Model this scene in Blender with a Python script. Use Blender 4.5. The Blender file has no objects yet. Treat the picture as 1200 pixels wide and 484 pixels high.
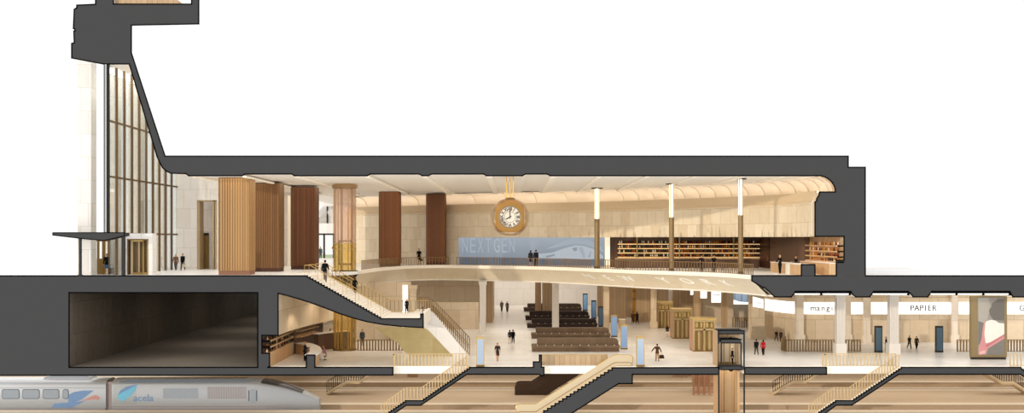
import bpy, bmesh, math, random
from mathutils import Vector, Matrix
from mathutils.geometry import tessellate_polygon
random.seed(7)
PI = math.pi
SC = bpy.context.scene
COL = SC.collection

# ------------------------------------------------------------------ place
U = 0.08            # metres for one drawing unit on the section plane
D = 100.0           # distance of the viewer from the section plane
Z0 = 12.0           # eye height above the concourse floor
def Yd(s): return D * (1.0 / s - 1.0)
def P(x, y, s=1.0): return Vector(((x - 600) * U / s, Yd(s), (280 - y) * U / s + Z0))
def XX(x, s=1.0): return (x - 600) * U / s
def ZZ(y, s=1.0): return (280 - y) * U / s + Z0
def sat(yfeet, floor): return (yfeet - 280) / ((Z0 - floor) / U)
def px_of(v):
    s = D / (D + v[1])
    return 600 + v[0] * s / U
UF = ZZ(323.5)      # upper hall floor
LF = 0.0            # concourse floor
PF = Z0 - 208 * U   # platform
CEIL = ZZ(206)

def lin(h):
    h = h.lstrip('#')
    r = []
    for i in (0, 2, 4):
        c = int(h[i:i + 2], 16) / 255
        r.append(c / 12.92 if c <= .04045 else ((c + .055) / 1.055) ** 2.4)
    return (*r, 1.0)

# ------------------------------------------------------------------ materials
class NT:
    def __init__(self, name):
        self.m = bpy.data.materials.new(name)
        self.m.use_nodes = True
        self.t = self.m.node_tree
        self.n = self.t.nodes
        self.b = self.n['Principled BSDF']
        self.out = self.n['Material Output']
    def add(self, typ, **kw):
        o = self.n.new(typ)
        for k, v in kw.items():
            if k in o.inputs: o.inputs[k].default_value = v
            else: setattr(o, k, v)
        return o
    def ln(self, a, b): self.t.links.new(a, b)
    def math(self, op, a, b=None):
        o = self.n.new('ShaderNodeMath'); o.operation = op
        for i, v in enumerate((a, b)):
            if v is None: continue
            if hasattr(v, 'links'): self.ln(v, o.inputs[i])
            else: o.inputs[i].default_value = v
        return o.outputs[0]
    def mix(self, fac, a, b, mode='MIX'):
        o = self.n.new('ShaderNodeMix'); o.data_type = 'RGBA'; o.blend_type = mode
        for sock, v in ((o.inputs[0], fac), (o.inputs[6], a), (o.inputs[7], b)):
            if hasattr(v, 'links'): self.ln(v, sock)
            else: sock.default_value = v
        return o.outputs[2]
    def pos(self):
        g = self.n.new('ShaderNodeNewGeometry')
        sp = self.n.new('ShaderNodeSeparateXYZ'); self.ln(g.outputs['Position'], sp.inputs[0])
        return g.outputs['Position'], sp.outputs
    def comb(self, x, y, z=0.0):
        o = self.n.new('ShaderNodeCombineXYZ')
        for i, v in enumerate((x, y, z)):
            if hasattr(v, 'links'): self.ln(v, o.inputs[i])
            else: o.inputs[i].default_value = v
        return o.outputs[0]

def plain(name, hexc, rough=.6, metal=0., var=.06, scale=3., spec=.4):
    k = NT(name); c = lin(hexc)
    nz = k.add('ShaderNodeTexNoise', Scale=scale, Detail=4.)
    p, _ = k.pos(); k.ln(p, nz.inputs['Vector'])
    a = tuple(v * (1 - var) for v in c[:3]) + (1,); b = tuple(min(1, v * (1 + var)) for v in c[:3]) + (1,)
    k.ln(k.mix(nz.outputs['Fac'], a, b), k.b.inputs['Base Color'])
    k.b.inputs['Roughness'].default_value = rough
    k.b.inputs['Metallic'].default_value = metal
    k.b.inputs['Specular IOR Level'].default_value = spec
    return k.m

def stone(name, h1, h2, hm, bw=1.6, bh=1.1, mort=.012, rough=.65, engraved=False, ky=-.6):
    """ashlar panels: joints, a tone per block, veins"""
    k = NT(name)
    p, xyz = k.pos()
    u = k.math('ADD', xyz[0], k.math('MULTIPLY', xyz[1], ky))
    v = k.comb(u, xyz[2])
    br = k.add('ShaderNodeTexBrick', Scale=1.0)
    br.offset = .5
    br.inputs['Color1'].default_value = lin(h1); br.inputs['Color2'].default_value = lin(h2)
    br.inputs['Mortar'].default_value = lin(hm)
    br.inputs['Mortar Size'].default_value = mort; br.inputs['Brick Width'].default_value = bw
    br.inputs['Row Height'].default_value = bh; br.inputs['Bias'].default_value = -.1
    k.ln(v, br.inputs['Vector'])
    nz = k.add('ShaderNodeTexNoise', Scale=1.3, Detail=6., Roughness=.65); k.ln(p, nz.inputs['Vector'])
    c = k.mix(.35, br.outputs['Color'], nz.outputs['Fac'], 'SOFT_LIGHT')
    if engraved:   # tall thin carved strokes along the lower courses of the wall
        mp = k.comb(k.math('MULTIPLY', u, 2.6), k.math('MULTIPLY', xyz[2], .28), 3.)
        n2 = k.add('ShaderNodeTexNoise', Scale=1.0, Detail=5., Roughness=.75); k.ln(mp, n2.inputs['Vector'])
        h = k.math('SUBTRACT', ZZ(254), xyz[2])                 # metres below the top of the carving
        h = k.math('MULTIPLY', h, .085)
        xr = k.math('MULTIPLY', xyz[0], .0022)
        th = k.math('SUBTRACT', k.math('SUBTRACT', .735, h), xr)
        d = k.math('MULTIPLY', k.math('GREATER_THAN', n2.outputs['Fac'], th), k.math('GREATER_THAN', xyz[0], 2.5))
        c = k.mix(k.math('MULTIPLY', d, .45), c, lin('#6b5138'))
    k.ln(c, k.b.inputs['Base Color'])
    bp = k.add('ShaderNodeBump', Strength=.25, Distance=.02); k.ln(br.outputs['Fac'], bp.inputs['Height']); bp.invert = True
    k.ln(bp.outputs[0], k.b.inputs['Normal'])
    k.b.inputs['Roughness'].default_value = rough
    k.b.inputs['Specular IOR Level'].default_value = .3
    return k.m

def wood(name, h1, h2, w=.22, rough=.5, line=.10, ky=1.0, dark=.55):
    """upright boards: a tone per board, dark joints, grain along the height"""
    k = NT(name)
    p, xyz = k.pos()
    u = k.math('DIVIDE', k.math('ADD', xyz[0], k.math('MULTIPLY', xyz[1], ky)), w)
    fl = k.math('FLOOR', u)
    wn = k.add('ShaderNodeTexWhiteNoise', noise_dimensions='1D'); k.ln(fl, wn.inputs['W'])
    g = k.comb(k.math('MULTIPLY', u, 4.), k.math('MULTIPLY', xyz[2], .35))
    nz = k.add('ShaderNodeTexNoise', Scale=2.0, Detail=5., Roughness=.6); k.ln(g, nz.inputs['Vector'])
    f = k.math('ADD', k.math('MULTIPLY', wn.outputs['Value'], .6), k.math('MULTIPLY', nz.outputs['Fac'], .45))
    c = k.mix(f, lin(h1), lin(h2))
    j = k.math('LESS_THAN', k.math('FRACT', u), line)
    c = k.mix(k.math('MULTIPLY', j, dark), c, (.01, .006, .003, 1))
    k.ln(c, k.b.inputs['Base Color'])
    k.b.inputs['Roughness'].default_value = rough
    k.b.inputs['Specular IOR Level'].default_value = .35
    return k.m

def paving(name, h1, h2, hm, bw=2.4, bh=1.6, rough=.3):
    k = NT(name)
    p, xyz = k.pos()
    br = k.add('ShaderNodeTexBrick', Scale=1.0)
    br.inputs['Color1'].default_value = lin(h1); br.inputs['Color2'].default_value = lin(h2)
    br.inputs['Mortar'].default_value = lin(hm)
    br.inputs['Mortar Size'].default_value = .015; br.inputs['Brick Width'].default_value = bw; br.inputs['Row Height'].default_value = bh
    k.ln(k.comb(xyz[0], xyz[1]), br.inputs['Vector'])
    nz = k.add('ShaderNodeTexNoise', Scale=.35, Detail=6., Roughness=.6, Distortion=1.2); k.ln(p, nz.inputs['Vector'])
    c = k.mix(.35, br.outputs['Color'], nz.outputs['Fac'], 'SOFT_LIGHT')
    k.ln(c, k.b.inputs['Base Color'])
    k.b.inputs['Roughness'].default_value = rough
    k.b.inputs['Specular IOR Level'].default_value = .3
    return k.m

def glass(name, hexc, opacity=.12, rough=.02):
    """thin architectural glass: mostly see-through, tinted, with a mirror reflection at grazing angles"""
    k = NT(name); k.n.remove(k.b)
    tr = k.add('ShaderNodeBsdfTransparent', Color=lin(hexc))
    gl = k.add('ShaderNodeBsdfGlossy', Roughness=rough)
    df = k.add('ShaderNodeBsdfDiffuse', Color=lin(hexc))
    fr = k.add('ShaderNodeFresnel', IOR=1.35)
    m1 = k.add('ShaderNodeMixShader', Fac=opacity); k.ln(tr.outputs[0], m1.inputs[1]); k.ln(df.outputs[0], m1.inputs[2])
    m2 = k.add('ShaderNodeMixShader'); k.ln(k.math('MULTIPLY', fr.outputs[0], .5), m2.inputs[0]); k.ln(m1.outputs[0], m2.inputs[1]); k.ln(gl.outputs[0], m2.inputs[2])
    k.ln(m2.outputs[0], k.out.inputs[0])
    return k.m

def glow(name, hexc, st, base=None):
    k = NT(name)
    k.b.inputs['Base Color'].default_value = lin(hexc)
    k.b.inputs['Emission Color'].default_value = lin(hexc)
    k.b.inputs['Emission Strength'].default_value = st
    base = lin(base or hexc)
    nz = k.add('ShaderNodeTexNoise', Scale=2.); k.ln(k.mix(nz.outputs['Fac'], base, base), k.b.inputs['Base Color'])
    return k.m

def lcd(name, htop, hbot, ztop, zbot, st=.9):
    """a lit display: an image that fades from one colour to another over its height, with soft clouds in it"""
    k = NT(name)
    p, xyz = k.pos()
    f = k.math('DIVIDE', k.math('SUBTRACT', xyz[2], zbot), ztop - zbot)
    nz = k.add('ShaderNodeTexNoise', Scale=.22, Detail=4.); k.ln(p, nz.inputs['Vector'])
    f = k.math('ADD', f, k.math('MULTIPLY', k.math('SUBTRACT', nz.outputs['Fac'], .5), 1.1))
    c = k.mix(f, lin(hbot), lin(htop))
    k.b.inputs['Base Color'].default_value = (.02, .02, .025, 1)
    k.ln(c, k.b.inputs['Emission Color']); k.b.inputs['Emission Strength'].default_value = st
    k.b.inputs['Roughness'].default_value = .2
    return k.m

M = {}
M['cut'] = plain('section_grey', '#464647', .9, var=.0, spec=0)
M['line'] = plain('section_black', '#0c0c0c', .9, var=.0, spec=0)
M['black'] = plain('black_metal', '#1c1e1f', .45, .3)
M['dark'] = plain('dark_bronze', '#3a332b', .45, .4)
M['ceil'] = plain('ceiling_plaster', '#efe8dc', .85, var=.02, spec=.1)
M['beam'] = plain('beam_plaster', '#f6eddd', .85, var=.02, spec=.1)
M['white'] = plain('white_membrane', '#fbfbfb', .9, var=.0, spec=0)
M['wallst'] = stone('hall_limestone', '#e0d2ba', '#d3c1a4', '#bba88a', 1.5, 1.7, .02, engraved=True)
M['cornice'] = plain('cornice_stone', '#d3bd9c', .7, var=.05)
M['vault'] = plain('vault_plaster', '#e6dccb', .85, var=.03, spec=.1)
M['palest'] = stone('pale_limestone', '#f1ece6', '#e7e0d8', '#cfc6bb', 1.5, 2.2, .018)
M['concst'] = stone('concourse_limestone', '#dac8ae', '#cdb99b', '#ac9678', 2.2, 2.6, .02)
M['whitest'] = stone('white_marble_panels', '#f0ece8', '#e8e3dc', '#d4ccc4', 2.4, 3.0, .02)
M['colst'] = plain('column_stone', '#e6e0d8', .6, var=.04)
M['fascia'] = stone('fascia_stone', '#e4d8c0', '#d6c6a8', '#cfbf9f', 4.5, 6., .002, ky=0.)
M['cap'] = plain('edge_stone', '#fbf3e4', .5, var=.02)
M['floorU'] = paving('hall_white_floor', '#fafafa', '#f4f4f4', '#e4e3e1', rough=.35)
M['floorL'] = paving('concourse_stone_floor', '#efece8', '#e4dfd8', '#d2cac0', 3., 2.4, rough=.3)
M['barfl'] = paving('bar_floor', '#e6d8c4', '#d8c6ae', '#bba78c', rough=.4)
M['tread'] = plain('stair_stone', '#f3ece4', .55, var=.03)
M['colsun'] = wood('column_timber_sunlit', '#9c7444', '#b38a58', .24, line=.16, dark=.6)  # column timbers: fall-off of sunlight put into a separate tone per column
M['colmid'] = wood('column_timber_half_shade', '#6a4522', '#7f5a30', .24, line=.16)
M['colshade'] = wood('column_timber_shade', '#5a3218', '#724726', .24, line=.16)
M['colfar'] = wood('column_timber_far_shade', '#6b4020', '#85522a', .24, line=.16)
M['plinth'] = plain('column_plinth', '#8a6048', .6)
M['plinthd'] = plain('dark_column_plinth', '#4a2a1a', .6)
M['conwood'] = wood('concourse_timber', '#b0926e', '#c6aa86', .5, line=.06)
M['bench'] = wood('bench_timber', '#66503a', '#776048', .6, line=.03)
M['benchd'] = wood('dark_bench_timber', '#2b1a11', '#3a2417', .6, line=.03)
M['benchm'] = wood('grey_bench_timber', '#4e3d32', '#5c493b', .6, line=.03)
M['bronze'] = plain('brushed_bronze', '#8f7343', .38, .75, var=.12)
M['gold'] = plain('polished_gold', '#bd8c33', .3, .8, var=.05)
M['brass'] = plain('satin_brass', '#c8a968', .4, .6, var=.06)
M['kiosk'] = plain('kiosk_brass', '#b0986a', .42, .3, var=.12)
M['kioskd'] = plain('kiosk_panel_brass', '#86693a', .45, .3, var=.12)
M['slat'] = plain('railing_bronze', '#8a6f4a', .5, .35, var=.1)
M['slatl'] = plain('railing_champagne', '#cdb183', .45, .3, var=.08)
M['slatr'] = plain('railing_red_bronze', '#7d4d33', .5, .3, var=.1)
M['mull'] = plain('curtain_wall_bronze', '#6a5233', .5, .15, var=.1)
M['brown'] = wood('bar_brown_panelling', '#5b4436', '#664d3e', 1.2, line=.02)
M['barwood'] = wood('counter_timber', '#c9a276', '#d7b48a', .5, line=.04)
M['top'] = plain('counter_top_stone', '#f5f0ea', .3, var=.02)
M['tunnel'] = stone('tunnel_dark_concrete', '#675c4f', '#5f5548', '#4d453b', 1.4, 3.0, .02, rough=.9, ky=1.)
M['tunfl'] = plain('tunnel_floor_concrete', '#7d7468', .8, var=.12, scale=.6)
M['plat'] = plain('platform_concrete', '#cbb9a0', .8, var=.06, scale=.5)
M['platedge'] = plain('platform_edge_strip', '#e2d6c2', .8, var=.03)
M['platface'] = plain('platform_side', '#b29c82', .85, var=.08)
M['bed'] = plain('track_bed', '#d8ccb8', .9, var=.1, scale=4.)
M['rail'] = plain('steel_rail', '#8a8178', .35, .7)
M['glass'] = glass('clear_glass', '#f2f6f4', .05)
M['glassg'] = glass('greenish_glass', '#fafbf8', .03)
M['glasst'] = glass('rose_tinted_glass', '#f3e2d6', .10)
M['glassy'] = glass('amber_tinted_glass', '#f0dfae', .07)
M['panel'] = glow('light_panel', '#fffaf2', 1.05)
M['sign'] = glow('lightbox_white', '#fffdf8', 1.15)
M['tube'] = glow('lit_column_glass', '#ffeec8', 2.2)
M['cove'] = glow('cove_strip', '#fff2e2', 6.)
M['shelflight'] = glow('shelf_strip', '#ffd9a0', 2.2)
M['ink'] = plain('sign_lettering', '#3c3a37', .6)
M['inscr'] = plain('inlaid_lettering', '#fffdf6', .5, var=.0)
M['clockface'] = plain('clock_face_enamel', '#f6f1ea', .5, var=.0)
M['champ'] = plain('champagne_bronze', '#b59d78', .45, .2, var=.1)
M['iron'] = plain('clock_black', '#3a241a', .5)
M['escal'] = plain('escalator_cream_panel', '#d0bd9c', .45, .1, var=.03)
M['escald'] = plain('escalator_dark_panel', '#3c2a1c', .4, .3, var=.08)
M['olive'] = stone('stair_cladding_olive', '#bfae80', '#b4a273', '#aa9868', 1.8, 1.8, .006, ky=0.)
M['shaft'] = plain('column_bronze_brown', '#86704e', .4, .35, var=.08)
M['shaftpink'] = plain('lift_shaft_copper', '#b58a6e', .5, .2)
M['pil'] = stone('pilaster_limestone', '#e8dccb', '#dfd1bd', '#c9b9a2', 2., 2.6, .015)
M['canopy'] = M['cut']

# ------------------------------------------------------------------ geometry
def box(bm, x0, x1, y0, y1, z0, z1, mi=0):
    v = [bm.verts.new((x, y, z)) for z in (z0, z1) for y in (y0, y1) for x in (x0, x1)]
    for f in ((0, 2, 3, 1), (4, 5, 7, 6), (0, 1, 5, 4), (2, 6, 7, 3), (0, 4, 6, 2), (1, 3, 7, 5)):
        bm.faces.new([v[i] for i in f]).material_index = mi

def cone(bm, p0, p1, r0, r1, seg=12, mi=0, caps=True):
    p0, p1 = Vector(p0), Vector(p1); d = p1 - p0
    if d.length < 1e-6: return
    q = d.to_track_quat('Z', 'Y')
    a = [bm.verts.new(p0 + q @ Vector((r0 * math.cos(t), r0 * math.sin(t), 0))) for t in [2 * PI * i / seg for i in range(seg)]]
    b = [bm.verts.new(p1 + q @ Vector((r1 * math.cos(t), r1 * math.sin(t), 0))) for t in [2 * PI * i / seg for i in range(seg)]]
    for i in range(seg):
        bm.faces.new((a[i], a[(i + 1) % seg], b[(i + 1) % seg], b[i])).material_index = mi
    if caps:
        bm.faces.new(a[::-1]).material_index = mi; bm.faces.new(b).material_index = mi

def ball(bm, c, r, seg=10, ring=7, scale=(1, 1, 1), mi=0, rot=None):
    m = Matrix.Translation(Vector(c)) @ (rot.to_matrix().to_4x4() if rot else Matrix()) @ Matrix.Diagonal((*[r * k for k in scale], 1))
    n = len(bm.faces)
    bmesh.ops.create_uvsphere(bm, u_segments=seg, v_segments=ring, radius=1, matrix=m)
    bm.faces.ensure_lookup_table()
    for f in bm.faces[n:]: f.material_index = mi

def capsule(bm, p0, p1, r0, r1, seg=10):
    cone(bm, p0, p1, r0, r1, seg)
    ball(bm, p0, r0 * 1.0, seg, 6); ball(bm, p1, r1 * 1.0, seg, 6)

def tube(bm, pts, r, seg=6, mi=0):
    for a, b in zip(pts, pts[1:]): cone(bm, a, b, r, r, seg, mi)

def prism(bm, loops, axis, a0, a1, mi=lambda n: 0):
    """extrude a polygon (first loop) with holes (other loops); axis 'y': points are (x,z); axis 'z': points are (x,y)"""
    mk = (lambda p, t: (p[0], t, p[1])) if axis == 'y' else (lambda p, t: (p[0], p[1], t))
    flat = [p for l in loops for p in l]
    A = [bm.verts.new(mk(p, a0)) for p in flat]; B = [bm.verts.new(mk(p, a1)) for p in flat]
    fs = []
    for t in tessellate_polygon([[Vector((p[0], p[1], 0)) for p in l] for l in loops]):
        try:
            fs.append(bm.faces.new([A[i] for i in t])); fs.append(bm.faces.new([B[i] for i in reversed(t)]))
        except ValueError: pass
    k = 0
    for l in loops:
        n = len(l)
        for i in range(n):
            i0, i1 = k + i, k + (i + 1) % n
            fs.append(bm.faces.new((A[i0], A[i1], B[i1], B[i0])))
        k += n
    bmesh.ops.recalc_face_normals(bm, faces=fs)
    for f in fs:
        f.normal_update(); f.material_index = mi(f.normal)

def px(pts, s=1.0): return [(XX(x, s), ZZ(y, s)) for x, y in pts]

def catmull(pts, n):
    """smooth path through plan points, n samples evenly spaced along it"""
    q = [pts[0]] + list(pts) + [pts[-1]]
    out = []
    for i in range(1, len(q) - 2):
        p0, p1, p2, p3 = [Vector((*q[i + j], 0)) for j in (-1, 0, 1, 2)]
        for k in range(24):
            t = k / 24
            out.append(.5 * ((2 * p1) + (p2 - p0) * t + (2 * p0 - 5 * p1 + 4 * p2 - p3) * t * t + (3 * p1 - p0 - 3 * p2 + p3) * t ** 3))
    out.append(Vector((*pts[-1], 0)))
    L = [0]
    for a, b in zip(out, out[1:]): L.append(L[-1] + (b - a).length)
    res, j = [], 0
    for k in range(n):
        d = L[-1] * k / (n - 1)
        while j < len(L) - 2 and L[j + 1] < d: j += 1
        f = (d - L[j]) / max(1e-9, L[j + 1] - L[j])
        res.append(out[j].lerp(out[j + 1], min(1, max(0, f))))
    return res

def normals(path):
    """unit normals on the far side (to the left when walking along the path)"""
    r = []
    for i in range(len(path)):
        t = path[min(i + 1, len(path) - 1)] - path[max(i - 1, 0)]
        t.z = 0; t.normalize(); r.append(Vector((-t.y, t.x, 0)))
    return r

def sweep(bm, path, prof, mis=None, closed=False, nrm=None):
    N = nrm or normals(path)
    rows = [[bm.verts.new((p.x + n.x * o, p.y + n.y * o, z)) for o, z in prof] for p, n in zip(path, N)]
    m = len(prof)
    for a, b in zip(rows, rows[1:]):
        for j in range(m if closed else m - 1):
            f = bm.faces.new((a[j], b[j], b[(j + 1) % m], a[(j + 1) % m]))
            f.material_index = mis[j] if mis else 0
    if closed:
        for r in (rows[0], rows[-1]):
            try: bm.faces.new(r)
            except ValueError: pass

def mesh(name, bm, mats, smooth=False, bevel=0.):
    if bevel:
        bmesh.ops.bevel(bm, geom=[e for e in bm.edges if len(e.link_faces) == 2 and e.calc_face_angle(0) > .6], offset=bevel, segments=2, affect='EDGES', clamp_overlap=True)
    me = bpy.data.meshes.new(name); bm.to_mesh(me); bm.free()
    for m in (mats if isinstance(mats, (list, tuple)) else [mats]): me.materials.append(M[m] if isinstance(m, str) else m)
    if smooth:
        me.shade_smooth()
        me.set_sharp_from_angle(angle=.7)
    return me

def obj(name, bm, mats, parent=None, smooth=False, bevel=0., world=False):
    if world:
        q = parent
        while q is not None: bm.transform(Matrix.Translation(-q.location)); q = q.parent
    o = bpy.data.objects.new(name, bm if isinstance(bm, bpy.types.Mesh) else mesh(name, bm, mats, smooth, bevel))
    COL.objects.link(o); o.parent = parent
    return o

def thing(name, label, cat, loc=(0, 0, 0), rz=0., group=None):
    o = bpy.data.objects.new(name, None); COL.objects.link(o); o.empty_display_size = .2
    o.location = loc; o.rotation_euler.z = rz
    o['label'] = label; o['category'] = cat
    if group: o['group'] = group
    return o
def tag(o, label, cat, group=None):
    o['label'] = label; o['category'] = cat
    if group: o['group'] = group
    return o
def struct(name, bm, mats, smooth=False, label=None, cat=None):
    o = obj(name, bm, mats, None, smooth); o['kind'] = 'structure'
    if label: o['label'] = label; o['category'] = cat or name.split('_')[0]
    return o
def dup(root, loc=None, rz=None, label=None, group=None):
    r = root.copy(); COL.objects.link(r)
    if loc is not None: r.location = loc
    if rz is not None: r.rotation_euler.z = rz
    if label: r['label'] = label
    if group: r['group'] = group
    for ch in list(root.children):
        c = ch.copy(); COL.objects.link(c); c.parent = r
        for g in list(ch.children):
            e = g.copy(); COL.objects.link(e); e.parent = c
    return r
def nb(): return bmesh.new()

def text_mesh(txt, size, mat, extrude=.01, name='lettering', shear=0., bold=0.):
    cu = bpy.data.curves.new(name, 'FONT'); cu.body = txt; cu.size = size; cu.extrude = extrude
    cu.align_x = 'CENTER'; cu.align_y = 'CENTER'; cu.shear = shear; cu.offset = bold; cu.resolution_u = 3
    o = bpy.data.objects.new(name, cu)
    me = bpy.data.meshes.new_from_object(o)
    bpy.data.objects.remove(o)
    me.name = name; me.materials.clear(); me.materials.append(M[mat] if isinstance(mat, str) else mat)
    me.transform(Matrix.Rotation(PI / 2, 4, 'X'))      # stands upright, reads from -Y
    return me
# ------------------------------------------------------------------ people
def solid(bm, voxel, ratio, smooth=2):
    """weld a heap of overlapping volumes into one continuous surface"""
    me = bpy.data.meshes.new('weld'); bm.to_mesh(me); bm.free()
    o = bpy.data.objects.new('weld', me); COL.objects.link(o)
    r = o.modifiers.new('r', 'REMESH'); r.mode = 'VOXEL'; r.voxel_size = voxel
    if smooth:
        s = o.modifiers.new('s', 'SMOOTH'); s.factor = .5; s.iterations = smooth
    d = o.modifiers.new('d', 'DECIMATE'); d.ratio = ratio
    dg = bpy.context.evaluated_depsgraph_get()
    out = bpy.data.meshes.new_from_object(o.evaluated_get(dg))
    bpy.data.objects.remove(o); bpy.data.meshes.remove(me)
    out.shade_smooth()
    return out

# angles in degrees: thigh forward, knee bend, arm forward, arm out, elbow bend (left, right); lean forward
POSES = {
    'stand': dict(th=(2, -2), kn=(2, 3), af=(3, -2), ao=(7, 7), el=(10, 12), lean=0),
    'walk':  dict(th=(24, -20), kn=(6, 22), af=(-22, 22), ao=(7, 7), el=(16, 24), lean=3),
    'stroll': dict(th=(-14, 17), kn=(18, 5), af=(14, -14), ao=(8, 8), el=(14, 14), lean=2),
    'climb': dict(th=(48, -4), kn=(58, 6), af=(-15, 20), ao=(8, 8), el=(20, 24), lean=6),
    'wide':  dict(th=(16, -16), kn=(4, 20), af=(8, -10), ao=(48, 30), el=(8, 12), lean=2),
    'read':  dict(th=(3, -2), kn=(2, 3), af=(20, 18), ao=(8, 8), el=(85, 80), lean=0),
    'phone': dict(th=(4, -6), kn=(2, 6), af=(50, 0), ao=(12, 10), el=(105, 14), lean=0),
    'arms':  dict(th=(2, -2), kn=(2, 2), af=(28, 28), ao=(14, 14), el=(62, 62), lean=10),
    'sit':   dict(th=(86, 84), kn=(80, 82), af=(24, 20), ao=(10, 10), el=(55, 60), lean=4),
}
def skeleton(pose, H=1.75):
    p = POSES[pose]; J = {}
    hip = Vector((0, 0, .525 * H)); J['hip'] = hip
    low = 9
    for s, k in ((1, 0), (-1, 1)):
        a = math.radians(p['th'][k]); b = a - math.radians(p['kn'][k])
        h = hip + Vector((s * .052 * H, 0, -.01 * H))
        kn = h + .245 * H * Vector((s * .012, -math.sin(a), -math.cos(a)))
        an = kn + .235 * H * Vector((0, -math.sin(b), -math.cos(b)))
        f = Vector((s * .12, -math.cos(b * .6), math.sin(min(0, b) * .9))).normalized()
        toe = an + f * .095 * H + Vector((0, 0, -.026 * H)); heel = an - f * .022 * H + Vector((0, 0, -.028 * H))
        J['hip%d' % k], J['knee%d' % k], J['ank%d' % k], J['toe%d' % k], J['heel%d' % k] = h, kn, an, toe, heel
        low = min(low, toe.z - .014 * H, heel.z - .014 * H)
    ln = math.radians(p['lean']); up = Vector((0, -math.sin(ln), math.cos(ln)))
    J['waist'] = hip + up * .11 * H; J['chest'] = hip + up * .22 * H; J['neck'] = hip + up * .305 * H
    J['head'] = J['neck'] + up * .115 * H + Vector((0, -.012 * H, 0))
    for s, k in ((1, 0), (-1, 1)):
        sh = hip + up * .29 * H + Vector((s * .105 * H, 0, 0))
        a = math.radians(p['af'][k]); o = math.radians(p['ao'][k]); e = a + math.radians(p['el'][k])
        d1 = Vector((s * math.sin(o), -math.sin(a) * math.cos(o), -math.cos(a) * math.cos(o)))
        d2 = Vector((s * math.sin(o) * .5, -math.sin(e) * math.cos(o), -math.cos(e) * math.cos(o))).normalized()
        el = sh + d1 * .172 * H; wr = el + d2 * .15 * H
        J['sh%d' % k], J['el%d' % k], J['wr%d' % k], J['hd%d' % k] = sh, el, wr, d2
    for k in J:
        if not k.startswith('hd'): J[k] = J[k] - Vector((0, 0, low))
    return J

def hand(bm, J, k, H):
    s = 1 if k == 0 else -1
    w, d = J['wr%d' % k], J['hd%d' % k]
    side = Vector((0, -1, 0)) - d * d.dot(Vector((0, -1, 0)))       # towards the thumb
    if side.length < .2: side = Vector((0, 0, 1)) - d * d.dot(Vector((0, 0, 1)))
    side.normalize(); palm = d.cross(side) * s                        # the way the fingers curl
    c = w + d * .052 * H
    for t in (-.016, 0., .016):
        capsule(bm, w + side * t * H * .7, c + side * t * H, .011 * H, .0085 * H, 8)
    for i, ln in enumerate((.046, .052, .048, .038)):
        b = c + side * (.0195 - .013 * i) * H
        m = b + (d * .9 + palm * .3).normalized() * ln * H * .55
        e = m + (d * .6 + palm * .75).normalized() * ln * H * .45
        capsule(bm, b, m, .0056 * H, .0052 * H, 6); capsule(bm, m, e, .0052 * H, .0045 * H, 6)
    b = w + d * .018 * H + side * .018 * H
    m = b + (d * .6 + side * .7).normalized() * .03 * H; e = m + (d * .9 + side * .2 + palm * .2).normalized() * .022 * H
    capsule(bm, b, m, .007 * H, .006 * H, 6); capsule(bm, m, e, .006 * H, .005 * H, 6)

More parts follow.
